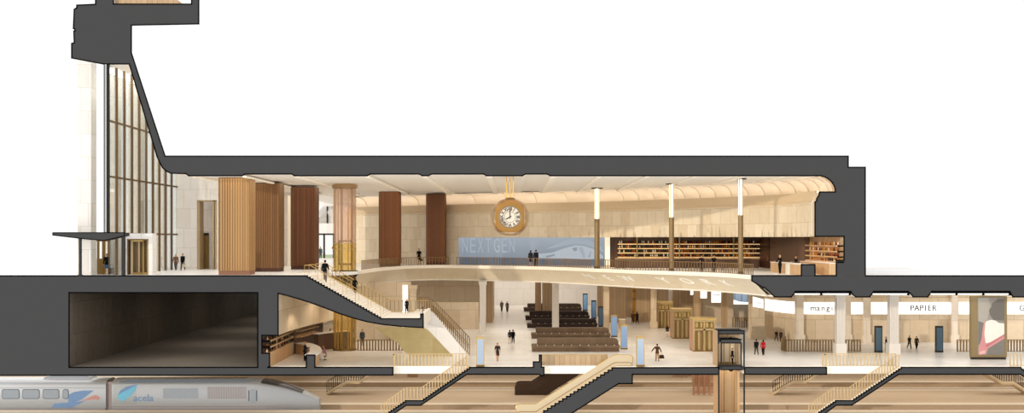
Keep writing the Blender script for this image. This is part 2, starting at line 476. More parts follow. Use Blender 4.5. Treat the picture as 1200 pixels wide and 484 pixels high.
def person_meshes(pose, fem, H=1.75):
    J = skeleton(pose, H); R = {}
    bm = nb(); n = .88 if fem else 1.
    head = J['head']
    ball(bm, head, .066 * H, 14, 10, (.74, .88, 1.0)); ball(bm, head + Vector((0, -.012 * H, -.03 * H)), .045 * H, 12, 8, (.82, .95, .9))
    ball(bm, head + Vector((0, -.062 * H, -.012 * H)), .010 * H, 8, 6, (.8, 1.1, 1.5))          # nose
    for s in (1, -1):
        ball(bm, head + Vector((s * .050 * H, .004 * H, -.008 * H)), .016 * H, 8, 6, (.35, .8, 1.2))   # ears
        ball(bm, head + Vector((s * .02 * H, -.052 * H, .012 * H)), .012 * H, 8, 6, (1.3, .6, .5))     # brow
    ball(bm, head + Vector((0, -.054 * H, -.038 * H)), .010 * H, 8, 6, (1.7, .7, .6))           # lips
    capsule(bm, J['neck'] - Vector((0, 0, .02 * H)), head - Vector((0, -.006 * H, .035 * H)), .034 * H * n, .031 * H * n)
    def torso(bm, g):
        ball(bm, J['chest'], .1 * H + g, 14, 10, (.98 * n, .66, 1.05)); ball(bm, J['waist'], .085 * H + g, 14, 10, (.92 * n, .7, 1.1))
        ball(bm, J['hip'] + Vector((0, 0, -.005 * H)), .092 * H + g, 14, 10, (1.0, .78, .85))
        capsule(bm, J['sh0'] - Vector((.012 * H, 0, 0)), J['sh1'] + Vector((.012 * H, 0, 0)), .038 * H * n + g, .038 * H * n + g)
        capsule(bm, J['neck'] - Vector((0, 0, .012 * H)), J['chest'], .045 * H * n + g, .06 * H * n + g)
    torso(bm, 0)
    for k in (0, 1):
        capsule(bm, J['sh%d' % k], J['el%d' % k], .032 * H * n, .025 * H * n); capsule(bm, J['el%d' % k], J['wr%d' % k], .025 * H * n, .016 * H * n)
        hand(bm, J, k, H)
        capsule(bm, J['hip%d' % k], J['knee%d' % k], .056 * H, .036 * H); capsule(bm, J['knee%d' % k], J['ank%d' % k], .036 * H, .021 * H)
        capsule(bm, J['heel%d' % k], J['toe%d' % k], .017 * H, .014 * H); capsule(bm, J['ank%d' % k], J['toe%d' % k], .02 * H, .014 * H)
    R['body'] = solid(bm, .0085, .28, 1)
    # garments sit just over the body
    g = .012
    def sleeves(bm, cut=1.0):
        for k in (0, 1):
            capsule(bm, J['sh%d' % k], J['el%d' % k], .034 * H * n + g, .029 * H * n + g)
            w = J['el%d' % k].lerp(J['wr%d' % k], cut * .96)
            if cut > 0: cone(bm, J['el%d' % k], w, .029 * H * n + g, .021 * H * n + g, 10)
    bm = nb(); torso(bm, g + .006); sleeves(bm); cone(bm, J['hip'] + Vector((0, 0, .06 * H)), J['hip'] - Vector((0, 0, .055 * H)), .095 * H, .108 * H, 14)
    R['jacket'] = solid(bm, .014, .4)
    bm = nb()
    ball(bm, J['hip'] + Vector((0, 0, -.005 * H)), .094 * H + g * .6, 14, 10, (1.02, .8, .9))
    for k in (0, 1):
        capsule(bm, J['hip%d' % k], J['knee%d' % k], .057 * H + g, .041 * H + g)
        cone(bm, J['knee%d' % k], J['knee%d' % k].lerp(J['ank%d' % k], .97), .041 * H + g, .030 * H + g, 10)
    R['trousers'] = solid(bm, .014, .4)
    for k in (0, 1):
        bm = nb()
        capsule(bm, J['heel%d' % k], J['toe%d' % k], .022 * H, .019 * H, 8); cone(bm, J['ank%d' % k] + Vector((0, 0, .01 * H)), J['heel%d' % k].lerp(J['toe%d' % k], .3), .026 * H, .024 * H, 8)
        R['shoe%d' % k] = solid(bm, .012, .4)
    mid = (J['knee0'] + J['knee1']) / 2
    if pose != 'sit':
        bm = nb(); torso(bm, g + .008); sleeves(bm)
        lo = J['hip'].lerp(mid, .95); cone(bm, J['waist'], J['hip'], .088 * H, .108 * H, 16); cone(bm, J['hip'], lo, .108 * H, .118 * H, 16)
        R['coat'] = solid(bm, .014, .4)
        bm = nb(); torso(bm, g); sleeves(bm, 0); cone(bm, J['waist'], J['hip'], .078 * H, .102 * H, 16); cone(bm, J['hip'], J['hip'].lerp(mid, .85), .102 * H, .105 * H, 16)
        R['dress'] = solid(bm, .014, .4)
        bm = nb(); ball(bm, J['hip'], .1 * H, 14, 8, (1.04, .85, .8)); cone(bm, J['hip'] + Vector((0, 0, .02 * H)), J['hip'].lerp(mid, .9), .1 * H, .098 * H, 16)
        R['skirt'] = solid(bm, .014, .4)
    else:
        bm = nb(); ball(bm, J['hip'], .102 * H, 14, 8, (1.04, .9, .8))
        for k in (0, 1): capsule(bm, J['hip%d' % k], J['knee%d' % k], .062 * H + g, .05 * H + g)
        cone(bm, mid + Vector((0, 0, .02)), mid + Vector((0, .06, -.24 * H)), .1 * H, .125 * H, 16)
        R['skirt'] = solid(bm, .014, .4)
    bm = nb()
    ball(bm, head + Vector((0, .012 * H, .014 * H)), .0665 * H, 14, 10, (.79, .9, .98))
    if fem: 
        ball(bm, head + Vector((0, .03 * H, -.03 * H)), .055 * H, 12, 8, (.9, .6, 1.35))
    R['hair'] = solid(bm, .012, .4, 1)
    bm = nb(); ball(bm, head + Vector((0, .004, .003)), .0662 * H, 14, 10, (.70, .86, .97)); 
    bm.free()
    for k, sx in ((0, 1), (1, -1)):
        bm = nb(); ball(bm, head + Vector((sx * .02 * H, -.0545 * H, .002 * H)), .0062 * H, 8, 6)
        me = bpy.data.meshes.new('eye'); bm.to_mesh(me); bm.free(); R['eye%d' % k] = me
    bm = nb(); ball(bm, head + Vector((0, -.0595 * H, -.038 * H)), .006 * H, 8, 6, (2.2, .6, .5))
    me = bpy.data.meshes.new('mouth'); bm.to_mesh(me); bm.free(); R['mouth'] = me
    for m in R.values():
        m.materials.clear(); m.materials.append(None)
    R['J'] = J
    R['top'] = head.z + .08 * H
    return R

PM, CL = {}, {}
def cloth(h):
    if h not in CL: CL[h] = plain('cloth_' + h.strip('#'), h, .85, var=.08, scale=12., spec=.1)
    return CL[h]
SKIN = {'a': plain('skin_light', '#c99a78', .6), 'b': plain('skin_tan', '#a87450', .6), 'c': plain('skin_deep', '#5d3c28', .6)}
def hold_point(o, pose, fem, k):
    """where the hand k of a placed person closes, in the place's own metres"""
    J = PM[(pose, fem)]['J']
    v = (J['wr%d' % k] + J['hd%d' % k] * .075 * 1.75) * o.scale[0]
    return Matrix.Rotation(o.rotation_euler.z, 3, 'Z') @ v + o.location
def person(label, x, yf, hpx, floor, rz, pose, fem, wear, hair='#2a1c14', skin='a', shoe='#15120f', s=None, loc=None, group=None):
    """x, foot row and height as seen; wear: [(garment, colour), ...]; rz 0 faces the viewer"""
    key = (pose, fem)
    if key not in PM: PM[key] = person_meshes(pose, fem)
    R = PM[key]
    if loc is None:
        s = s or sat(yf, floor)
        loc = Vector((XX(x, s), Yd(s), floor + .004))
        h = hpx * U / s
    else: h = hpx
    t = thing('person', label, 'person', loc, math.radians(rz), group)
    k = h / R['top']; t.scale = (k, k, k)
    def add(nm, mk, mat):
        o = bpy.data.objects.new(nm, R[mk]); COL.objects.link(o); o.parent = t
        o.material_slots[0].link = 'OBJECT'; o.material_slots[0].material = mat
        return o
    add('body', 'body', SKIN[skin])
    for gname, colr in wear: add(gname, gname, cloth(colr))
    add('shoe', 'shoe0', cloth(shoe)); add('shoe', 'shoe1', cloth(shoe))
    add('hair', 'hair', cloth(hair)); add('eye', 'eye0', cloth('#1a1412')); add('eye', 'eye1', cloth('#1a1412')); add('mouth', 'mouth', cloth('#8c4a40'))
    return t

NAVY, BLK, GRY, BRN = '#15171d', '#121214', '#4a4a4e', '#6b4a34'
def suit(j, t): return [('jacket', j), ('trousers', t)]
PEOPLE = {}
def people():
    S93 = lambda x, f: (f - 280 - .5618 * (x - 600)) / 180.0
    def stair(x, f):
        s = S93(x, f); return s, (280 - f) * U / s + Z0 + .2
    p = person
    PEOPLE['luggage'] = p('woman in black jacket and blue denim skirt raising a phone under the canopy', 125.2, 322, 25, UF, 0, 'phone', True, [('jacket', BLK), ('skirt', '#3f6a92')], '#5a3420', shoe='#c9a080')
    p('person in brown jacket and grey trousers strolling beside the tall glass wall', 206, 317, 19.5, UF, 10, 'walk', False, suit('#7a5a48', '#55545a'), '#cbb79a')
    PEOPLE['bagpair'] = p('person in black jacket carrying a pale bag near the glass wall', 214.2, 317, 20, UF, -10, 'stroll', False, suit(BLK, '#4c4c52'), '#241a14')
    p('person in dark suit standing inside the far glazed doors', 375.6, 303.6, 14.5, UF, 20, 'stand', False, suit('#2b3440', '#262c36'))
    p('person in beige coat talking inside the far glazed doors', 379.8, 303.6, 13.6, UF, -60, 'stand', True, [('coat', '#b5a286')], '#4a3424')
    s, f = stair(380.8, 333)
    p('person in black jacket and grey trousers climbing near the top of the staircase', 380.8, 333, 26, f, 180, 'climb', False, suit(BLK, '#6e6258'), s=s)
    s, f = stair(415.8, 347)
    p('person in black coat walking halfway along the staircase', 415.8, 347, 19.5, f, 180, 'climb', True, [('coat', BLK), ('trousers', BLK)], s=s)
    p('person in long black coat standing on the stair landing', 476.6, 366.8, 16.6, ZZ(373.5), 0, 'stroll', True, [('coat', BLK), ('trousers', BLK)])
    PEOPLE['dressbag'] = p('woman in black dress with a handbag on the curved balcony', 491, 310.6, 19.5, UF, 0, 'stroll', True, [('dress', BLK)], '#201610', s=.70)
    p('woman in dark coat gazing at the wide screen beside her companion', 621.9, 311.6, 19.5, UF, 178, 'stand', True, [('coat', '#22242a')], s=.75)
    p('man in dark suit gazing at the wide screen beside his companion', 628.1, 311.6, 20, UF, 182, 'stand', False, suit('#1e2026', '#26282e'), s=.75)
    p('person in dark navy jacket at the balcony railing below the long bar', 821.4, 319.4, 19.8, UF, 10, 'arms', False, suit('#1d2028', '#3a3c42'), s=.892)
    p('person in black top leaning on the balcony railing by the long bar', 836.6, 320, 20, UF, -10, 'arms', True, suit(BLK, '#3c3a3c'), '#8a5a3a', s=.90)
    p('person in black suit reading while standing by the bar counter', 914, 319.6, 22.6, UF, -60, 'read', False, suit('#14161c', '#14161c'), '#b09880', s=.946)
    p('bartender in dark uniform behind the short bar counter', 933, 320, 20.2, UF, -80, 'read', False, suit('#16181e', '#16181e'), '#7a5a44', s=.925)
    p('bartender in dark clothes standing within the curved lower bar', 357.4, 423, 22.5, LF, 90, 'read', False, suit('#23272e', '#1c1e24'), '#b98a60')
    PEOPLE['sit'] = p('woman in pink top and white skirt seated at the curved bar', 380.6, 421.8, 17.5, LF, -85, 'sit', True, [('jacket', '#b0707c'), ('skirt', '#f0e8e0')], '#6a3a22')
    p('person in pale shirt standing behind the rear bar counter', 387, 404, 20, LF, 0, 'stand', False, suit('#c9beb4', '#6a6058'), s=.834)
    p('person in white shirt seen beyond the amber lift glass', 414, 404, 19, LF, 180, 'stand', True, suit('#e6ddd4', '#8a8078'), s=.83)
    p('person in dark grey coat behind the slatted stair guard', 424.6, 402.5, 20, LF, 0, 'stand', False, suit('#474c54', '#3c4048'), s=.84)
    p('person in grey coat walking at the far end of the concourse', 588, 365.6, 13.4, LF, 10, 'stroll', False, suit('#5a524e', '#4a4644'))
    p('person in brown coat walking at the far end of the concourse', 594.4, 366.4, 13.4, LF, -5, 'walk', True, [('coat', '#5c4a42'), ('trousers', '#3c3634')])
    p('woman in pale trousers and black top walking past the benches', 597.4, 403, 16.4, LF, 175, 'stroll', True, suit('#2a2624', '#d9cdc0'), '#3a2418')
    p('person in long black coat walking past the long benches', 601.2, 402.6, 16.4, LF, 185, 'walk', False, suit(BLK, '#1e1a1a'))
    p('woman in dark sleeveless dress walking alone on the pale floor', 583, 423.6, 22, LF, 10, 'stroll', True, [('dress', '#3a2a28')], '#2a1a14', shoe='#8a5a40')
    p('person in tan jacket walking between the timber walls and kiosks', 741.6, 379, 13.8, LF, 170, 'stroll', False, suit('#5e4634', '#4c3a30'))
    p('person in dark brown coat beside the timber walls', 746.6, 379.6, 14.6, LF, 185, 'walk', True, [('coat', '#2c1c14'), ('trousers', '#2c1c14')])
    PEOPLE['wide'] = p('man in brown jacket striding with outstretched arms and a case', 770.2, 423.4, 20.6, LF, 180, 'wide', False, suit('#4c3423', '#a98d6c'), '#2a1a10')
    p('woman in white skirt and black top beside the brass kiosks', 782, 395, 13.8, LF, 170, 'stroll', True, [('jacket', '#2a2220'), ('skirt', '#efe6dc')], '#3a2216')
    p('man in black suit standing inside the lift car', 858.2, 430.2, 19.6, LF + .12, -80, 'stand', False, suit(BLK, BLK), s=.992)
    p('person in black jacket and grey jeans walking with a friend in red', 886.4, 416, 18.6, LF, 180, 'walk', False, suit('#18181a', '#45464c'))
    p('woman in bright red jacket and black trousers', 894.4, 416.6, 18.6, LF, 178, 'stroll', True, suit('#c01f2c', '#1c1a1c'), '#1a1210')
    PEOPLE['shopper'] = p('woman in dark coat with a pink bag by the curved shop wall', 915.2, 400.8, 13.6, LF, -10, 'stroll', True, [('coat', '#3a2c26'), ('trousers', '#2c2422')], '#3a2418')
    p('person in black jacket by the curved shop wall', 909.8, 400.2, 13.6, LF, 10, 'walk', False, suit('#2c2624', '#4a4a52'))
    p('person in black suit standing beside the screen totem and white column', 1038.4, 411, 16.4, LF, 60, 'stand', False, suit('#151518', '#151518'), '#9a6a4a')
    p('man in dark suit and pale shirt walking below the stationery sign', 1065.6, 408.8, 15.6, LF, 5, 'walk', False, suit('#2c2c22', '#32322a'), '#3a2a1c')
    p('person in dark olive coat walking below the stationery sign', 1074.2, 409.6, 15.8, LF, -5, 'stroll', True, [('coat', '#2e2a1e'), ('trousers', '#28241c')], '#2a1a12')
people()

# things they carry
bm = nb(); box(bm, -.22, .22, -.13, .13, .06, .68); bm2 = bm
root = thing('suitcase', 'black wheeled suitcase standing beside the woman under the canopy', 'suitcase', Vector((XX(131.2, .966), Yd(.966) - .1, UF + .004)), math.radians(15))
obj('shell', bm, cloth(BLK), root, bevel=.04)
bm = nb(); 
for sx in (-.13, .13): tube(bm, [(sx, .1, .66), (sx, .1, .98)], .012)
tube(bm, [(-.13, .1, .98), (.13, .1, .98)], .016)
obj('handle', bm, 'dark', root)
for sx in (-.17, .17):
    for sy in (-.09, .09):
        bm = nb(); cone(bm, (sx - .02, sy, .05), (sx + .02, sy, .05), .05, .05, 10); obj('wheel', bm, 'dark', root)
def carry(o, pose, fem, k, label, cat, hexc, w, h, d):
    q = hold_point(o, pose, fem, k)
    t = thing('handbag' if cat == 'bag' else 'briefcase', label, cat, q - Vector((0, 0, h + .16)), o.rotation_euler.z)
    bm = nb(); prism(bm, [[(-d, 0), (d, 0), (d * .7, h), (-d * .7, h)]], 'y', -w / 2, w / 2)
    bm.transform(Matrix.Rotation(PI / 2, 4, 'Z')); 
    bm.transform(Matrix.Rotation(PI / 2, 4, 'Z'))
    obj('bag_body', bm, cloth(hexc), t, bevel=.02)
    bm = nb(); tube(bm, [(d * .5 * c, 0, h + .16 * sn) for c, sn in ((-1, -.05), (-.8, .6), (0, 1), (.8, .6), (1, -.05))], .012); obj('strap', bm, cloth(hexc), t)
carry(PEOPLE['bagpair'], 'stroll', False, 0, 'pale bag held by the person in black near the glass wall', 'bag', '#cfc6b8', .12, .28, .17)
carry(PEOPLE['dressbag'], 'stroll', True, 0, 'black handbag held by the woman in a black dress on the balcony', 'bag', '#1a1614', .14, .28, .2)
carry(PEOPLE['wide'], 'wide', False, 1, 'dark brown case held by the man with outstretched arms', 'case', '#3a2818', .16, .3, .24)
carry(PEOPLE['shopper'], 'stroll', True, 0, 'pink bag held by the woman near the curved shop wall', 'bag', '#d09080', .14, .34, .18)
# ------------------------------------------------------------------ section solids
def faces(cut=0, up=1, down=2, side=3):
    def f(n):
        if n.y < -.9: return cut
        if n.z > .7: return up
        if n.z < -.7: return down
        return side
    return f
TRIM = [0]
def outline(pts, closed=True, w=.11, y=-.03):
    """the thin black edge that runs round every cut surface"""
    bm = nb(); q = px(pts); n = len(q)
    for i in range(n if closed else n - 1):
        a, b = Vector((q[i][0], 0, q[i][1])), Vector((q[(i + 1) % n][0], 0, q[(i + 1) % n][1]))
        d = (b - a)
        if d.length < 1e-4: continue
        d.normalize(); s = Vector((-d.z, 0, d.x)) * w / 2; a = a - d * w / 2; b = b + d * w / 2
        v = [bm.verts.new(p + Vector((0, yy, 0))) for yy in (y, .02) for p in (a + s, b + s, b - s, a - s)]
        for f in ((0, 1, 2, 3), (7, 6, 5, 4), (0, 4, 5, 1), (1, 5, 6, 2), (2, 6, 7, 3), (3, 7, 4, 0)): bm.faces.new([v[k] for k in f])
    TRIM[0] += 1
    struct('trim_%d' % TRIM[0], bm, 'line')

def arc(cx, cy, rx, ry, a0, a1, n):
    return [(cx + rx * math.cos(math.radians(a0 + (a1 - a0) * i / n)), cy - ry * math.sin(math.radians(a0 + (a1 - a0) * i / n))) for i in range(n + 1)]

CM = ['cut', 'floorU', 'ceil', 'white']
# attic block over the entrance: only a short length of it is kept
attic = [(84, 51), (87, 50), (86.5, 36.5), (88, 36), (87.5, 34), (86, 33.5), (87, 11), (90, 9), (90, 6), (112, 5), (112, -14), (133, -14), (133, 4.8), (224.5, 4.8), (224.5, -14), (233, -14), (233, 28), (154, 29.5), (154, 62), (121, 75), (84, 68)]
bm = nb(); prism(bm, [px(attic)], 'y', 0, .5, faces(0, 3, 3, 3)); struct('wall_entrance_attic', bm, ['cut', 'white', 'ceil', 'white'])
bm = nb(); prism(bm, [px([(133, 4.8), (215, 4.8), (204, -3), (190, -14), (133, -14)])], 'y', .36, .48); struct('wall_attic_room', bm, 'conwood')
bm = nb(); prism(bm, [px([(124, 75), (151.5, 75), (184, 183), (187.5, 191), (195, 200.5), (211, 204), (211, 207), (124, 207)])], 'y', Yd(.829) + .02, Yd(.829) + .6); struct('wall_atrium_end', bm, 'palest')
# atrium top, raking wall and roof, running back with the curtain wall
rake = [(121, 75), (154, 62), (193.5, 183), (211, 183), (211, 203.4), (200, 203), (195, 200.5), (190.5, 196.5), (187.5, 191), (184, 183), (151.5, 75)]
bm = nb(); prism(bm, [px(rake)], 'y', .0, 22.5, lambda n: 0 if n.y < -.9 else (2 if n.z < -.4 or n.x < -.3 else 3)); struct('ceiling_atrium', bm, CM)
roof_b = [(211, 203.4), (218, 203.5), (221, 206), (283, 206), (287, 204), (342, 204), (345, 206), (430, 206), (434, 204), (491, 204), (495, 206), (502, 206), (506, 204), (567, 204), (570, 206), (612, 206), (616, 204), (641, 204), (645, 206)]
roof = [(211, 183)] + roof_b + [(1014, 206), (1014, 196), (994, 196), (994, 183)]
bm = nb(); prism(bm, [px(roof)], 'y', 0, 82, faces(0, 3, 2, 3)); struct('ceiling', bm, CM)
# light plaster ribs that cross the coffers, under the ceiling
for i, (x0, w) in enumerate(((225, 4), (283.5, 5), (345.5, 5), (428, 5), (495, 6), (570, 7), (645, 7), (700, 5), (756, 5), (812, 5), (868, 5), (915, 5))):
    bm = nb(); box(bm, XX(x0), XX(x0 + w), .05, 40 if x0 < 700 else 34 - (x0 - 700) * .11, ZZ(207.8), ZZ(205.9)); struct('ceiling_rib_%d' % (i + 1), bm, 'beam')
outline([(84, 51), (87, 50), (86.5, 36.5), (88, 36), (87.5, 34), (86, 33.5), (87, 11), (90, 9), (90, 6), (112, 5), (112, -14)], False)
outline([(133, -14), (133, 4.8), (224.5, 4.8), (224.5, -14)], False)
outline([(233, -14), (233, 28), (154, 29.5), (154, 62), (193.5, 183), (994, 183), (994, 196), (1014, 196), (1014, 323.2), (1230, 323.2)], False)
outline([(84, 51), (84, 68), (121, 75), (151.5, 75), (184, 183), (187.5, 191), (190.5, 196.5), (195, 200.5), (200, 203)] + roof_b + [(957, 206)], False)

# right end of the hall: cornice, wall and bar niche are cut
vq = arc(957, 225, 22, 19.5, 90, 0, 10)
right_in = [(957, 206)] + vq[1:] + [(960, 225), (960, 228), (957, 233), (957, 235), (955, 237), (955, 277), (989, 277), (989, 305), (980, 305), (980, 323)]
rw = right_in + [(1014, 323), (1014, 206)]
bm = nb(); prism(bm, [px(rw)], 'y', 0, 1.0, faces(0, 3, 3, 3)); struct('wall_bar_end', bm, ['cut', 'white', 'vault', 'cornice'])
outline(right_in + [(955, 323), (955, 310), (939, 310), (939, 323), (881, 323), (881, 329), (894, 337), (896, 337), (908, 348), (927, 348), (930, 345), (932, 341.5), (997, 341.5), (999, 345), (1003, 348), (1019, 348), (1022, 344), (1024, 341.5), (1064, 341.5), (1068, 345), (1070, 348), (1087, 348), (1090, 344), (1092, 341.5), (1183, 341.5), (1187, 348), (1230, 348)], False)

# slab under the bar and roof of the shop concourse
slab = [(881, 323.2), (881, 329), (894, 337), (896, 337), (908, 348), (927, 348), (930, 345), (932, 341.5), (997, 341.5), (999, 345), (1003, 348), (1019, 348), (1022, 344), (1024, 341.5), (1064, 341.5), (1068, 345), (1070, 348), (1087, 348), (1090, 344), (1092, 341.5), (1183, 341.5), (1187, 348), (1230, 348), (1230, 323.2)]
bm = nb(); prism(bm, [px(slab)], 'y', 0, 24, faces(0, 1, 2, 2)); struct('floor_bar_slab', bm, ['cut', 'white', 'ceil'])
bm = nb(); box(bm, XX(881.2), XX(989), .1, 24, ZZ(323.2), UF + .03); struct('floor_bar', bm, 'floorU')
# luminous ceiling panels over the shops
for i, (a, b) in enumerate(((932.5, 961), (965.5, 994.5), (1025, 1063), (1093, 1119.5), (1124, 1151), (1155.5, 1182))):
    t = thing('ceiling_light', ['long light panel over the curved sign', 'long light panel just before the first white column', 'long light panel between the two white columns', 'long light panel over the slatted guard', 'long light panel over the poster pylon edge', 'long light panel beyond the poster pylon'][i] + ' recessed in the shop ceiling', 'ceiling light', (XX((a + b) / 2), 10, ZZ(342.5)))
    bm = nb(); box(bm, XX(a), XX(b), .02, 9, ZZ(345.3), ZZ(343.6)); obj('diffuser', bm, 'panel', t, world=True)
    bm = nb(); box(bm, XX(a - .6), XX(b + .6), -.04, 20, ZZ(343.9), ZZ(341.2)); obj('housing', bm, 'line', t, world=True)
    bm = nb(); box(bm, XX(b + .7), XX(b + 2.6), -.04, 20, ZZ(346.2), ZZ(342)); obj('track', bm, 'line', t, world=True)

# ground slab with the service tunnel; stairs; concourse floor
bm = nb(); prism(bm, [px([(-30, 323.2), (81, 323.2), (81, 440), (-30, 440)])], 'y', 0, .5, faces(0, 1, 1, 1)); struct('floor_forecourt', bm, ['cut', 'white'])
tun = [(81, 343), (302, 343), (302, 430.5), (81, 430.5)]
gr = [(81, 323.2), (326, 323.2), (326, 393), (307, 393), (307, 414), (316, 414), (316, 440), (81, 440)]
def gmat(n):
    if n.y < -.9: return 0
    return 1 if n.z > .7 else 2
bm = nb(); prism(bm, [px(gr), px(tun)], 'y', 0, 80, gmat); struct('floor', bm, ['cut', 'floorU', 'concst'])
for i, q in enumerate(([(81, 343), (81.4, 343), (81.4, 430.5), (81, 430.5)], [(301.6, 343), (302, 343), (302, 430.5), (301.6, 430.5)], [(81.4, 343), (301.6, 343), (301.6, 343.4), (81.4, 343.4)])):
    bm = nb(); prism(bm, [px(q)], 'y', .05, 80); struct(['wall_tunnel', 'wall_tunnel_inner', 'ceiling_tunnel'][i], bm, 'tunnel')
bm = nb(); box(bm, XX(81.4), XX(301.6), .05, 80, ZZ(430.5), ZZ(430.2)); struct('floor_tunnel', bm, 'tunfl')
outline(tun)
bm = nb(); prism(bm, [px([(316, 430.5), (460.5, 430.5), (460.5, 439.5), (316, 440)])], 'y', 0, .7, faces(0, 1, 2, 1)); struct('floor_lower_bar', bm, ['cut', 'barfl', 'concst'])
NS = 27
steps = []
for i in range(NS):
    x0 = 357 + 89 * i / NS; y = 323.2 + 50.3 * i / NS
    steps += [(x0, y), (x0 + 89 / NS * 0.999, y)]
    steps[-1] = (357 + 89 * (i + 1) / NS, y)
soffit = [(496, 384), (470, 382.5), (447, 380), (430, 377), (415, 373), (398, 367.5), (380, 360.5), (365, 355), (350, 350.2), (337, 346.5), (326, 343.8)]
stair = [(326, 323.2)] + steps + [(446, 373.5), (493, 373.5), (493, 368), (496, 368)] + soffit
def stmat(n):
    if n.y < -.9: return 0
    if n.z > .7: return 1
    if n.z < -.2: return 3
    return 2
bm = nb(); prism(bm, [px(stair)], 'y', 0, 8.7, stmat)
tag(obj('grand_staircase', bm, ['cut', 'tread', 'cap', 'olive']), 'broad white stone staircase curving down from the hall to its landing', 'staircase')
outline([(-30, 323.2), (357, 323.2)] + steps + [(446, 373.5), (493, 373.5), (493, 368), (496, 368)] + soffit + [(326, 393), (307, 393)] + [(307, 399), (316, 399), (316, 400.5), (307, 400.5), (307, 406), (316, 406), (316, 407.5), (307, 407.5), (307, 414), (316, 414), (316, 429), (314, 430.5), (359, 430.5), (359, 416), (369, 416), (369, 430.5), (460.5, 430.5), (460.5, 439.5), (-30, 440)], False)

# lower slab pieces that are cut, each between two openings
def steps_down(xr, yt, xl, yb, n, land=None):
    pts = []
    for i in range(n):
        pts += [(xr + (xl - xr) * i / n, yt + (yb - yt) * (i + 1) / n) if False else (xr + (xl - xr) * i / n, yt + (yb - yt) * i / n), (xr + (xl - xr) * i / n, yt + (yb - yt) * (i + 1) / n)]
    return pts + [(xl, yb)]
OPEN = Yd(.993)
st1 = steps_down(550, 430.5, 493.5, 469.5, 20) + [(475, 469.5)] + steps_down(475, 469.5, 436, 496, 14)
p1 = [(637, 430.5), (637, 438.7), (549, 438.7), (493, 475), (476, 475), (445, 496)] + st1[::-1] + [(549.9, 430.5)]
b1 = [(625, 430.5), (625, 424), (632, 424), (632, 416), (634.5, 416), (634.5, 430), (637.5, 430.5), (637.5, 440), (634, 440), (632, 438.7)]
p1 = [(550, 430.5), (625, 430.5), (625, 424), (632, 424), (632, 416), (634.5, 416), (634.5, 430.2), (637.5, 430.5), (637.5, 440), (634, 440.5), (632, 438.7), (547, 438.7), (493, 475), (476, 475), (444, 497), (436, 497)] + st1[::-1][:-1]
bm = nb(); prism(bm, [px(p1)], 'y', 0, OPEN, faces(0, 1, 2, 1)); struct('floor_concourse_edge', bm, ['cut', 'cap', 'concst'])
outline(p1)
ne = 19
es = []
for i in range(ne):
    a = (721.5 + (637 - 721.5) * i / ne, 431 + (484 - 431) * i / ne); b = (721.5 + (637 - 721.5) * (i + 1) / ne, 431 + (484 - 431) * (i + 1) / ne)
    es += [a, (b[0] + .15, a[1])]
es += [(637, 484), (618, 496)]
p2 = es[::-1] + [(842.5, 430.5), (842.5, 438.7), (741, 438.7), (741, 449.5), (725, 449.5), (672, 483), (652, 497)]
p2[-1] = (650, 496)
bm = nb(); prism(bm, [px(p2)], 'y', 0, OPEN, faces(0, 1, 2, 1)); struct('floor_escalator_edge', bm, ['cut', 'cap', 'concst'])
outline(p2)
st2 = steps_down(1056, 430.5, 997.5, 469.5, 20) + [(979, 469.5)] + steps_down(979, 469.5, 940, 496, 14)
p3 = [(872.5, 430.5), (968, 430.5), (968.5, 431), (968.5, 438.7), (872.5, 438.7)]
bm = nb(); prism(bm, [px(p3)], 'y', 0, OPEN, faces(0, 1, 2, 1)); struct('floor_lift_edge', bm, ['cut', 'cap', 'concst']); outline(p3)
p4 = [(1056, 430.5), (1196, 430.5), (1197.5, 433), (1199, 433), (1200.5, 435.5), (1230, 455), (1230, 463), (1196, 438.7), (1053, 438.7), (998, 474.8), (980, 474.8), (950, 497), (940, 497)] + st2[::-1][:-1]
bm = nb(); prism(bm, [px(p4)], 'y', 0, OPEN, faces(0, 1, 2, 1)); struct('floor_shop_edge', bm, ['cut', 'cap', 'concst']); outline(p4)
# the concourse floor behind the openings
bm = nb()
lift = [(XX(841.5), .7), (XX(841.5), 2.6), (XX(873.5), 2.6), (XX(873.5), .7)]
prism(bm, [[(XX(316), OPEN), (XX(841.5), OPEN), (XX(841.5), 2.6), (XX(873.5), 2.6), (XX(873.5), OPEN), (70, OPEN), (70, 96), (XX(316), 96)]], 'z', LF - .72, LF, lambda n: 1 if n.y < -.9 else 0)
struct('floor_concourse', bm, ['floorL', 'cap'])

# ------------------------------------------------------------------ upper floor round the oval opening
u = lambda x, d: (x * U, d * D)
OC = catmull([u(-243, .087), u(-226, .10), u(-209, .125), u(-203, .17), u(-192, .26), u(-165, .35), u(-120, .385), u(-54, .365), u(20, .325), u(75, .275), u(120, .215), u(175, .15), u(222, .108), u(258, .06), u(280, 0)], 150)
ON = normals(OC)
flo = [(-274 * U, 8.7)] + [(p.x, p.y) for p in OC] + [(281 * U, 0.0), (281 * U, 24), (392 * U, 24), (392 * U, 82), (-274 * U, 82)]
bm = nb(); prism(bm, [flo], 'z', UF - .3, UF, lambda n: 0); struct('floor_balcony', bm, 'floorU')
low = [(-274 * U, 24.)] + [(p.x + n.x * 1.7, p.y + n.y * 1.7) for p, n in zip(OC[14:], ON[14:]) if p.y > .5] + [(306 * U, .2), (306 * U, 24), (72, 24), (72, 97), (-274 * U, 97)]
bm = nb(); prism(bm, [low], 'z', ZZ(346) - .15, ZZ(346), lambda n: 0); struct('ceiling_concourse', bm, 'ceil')
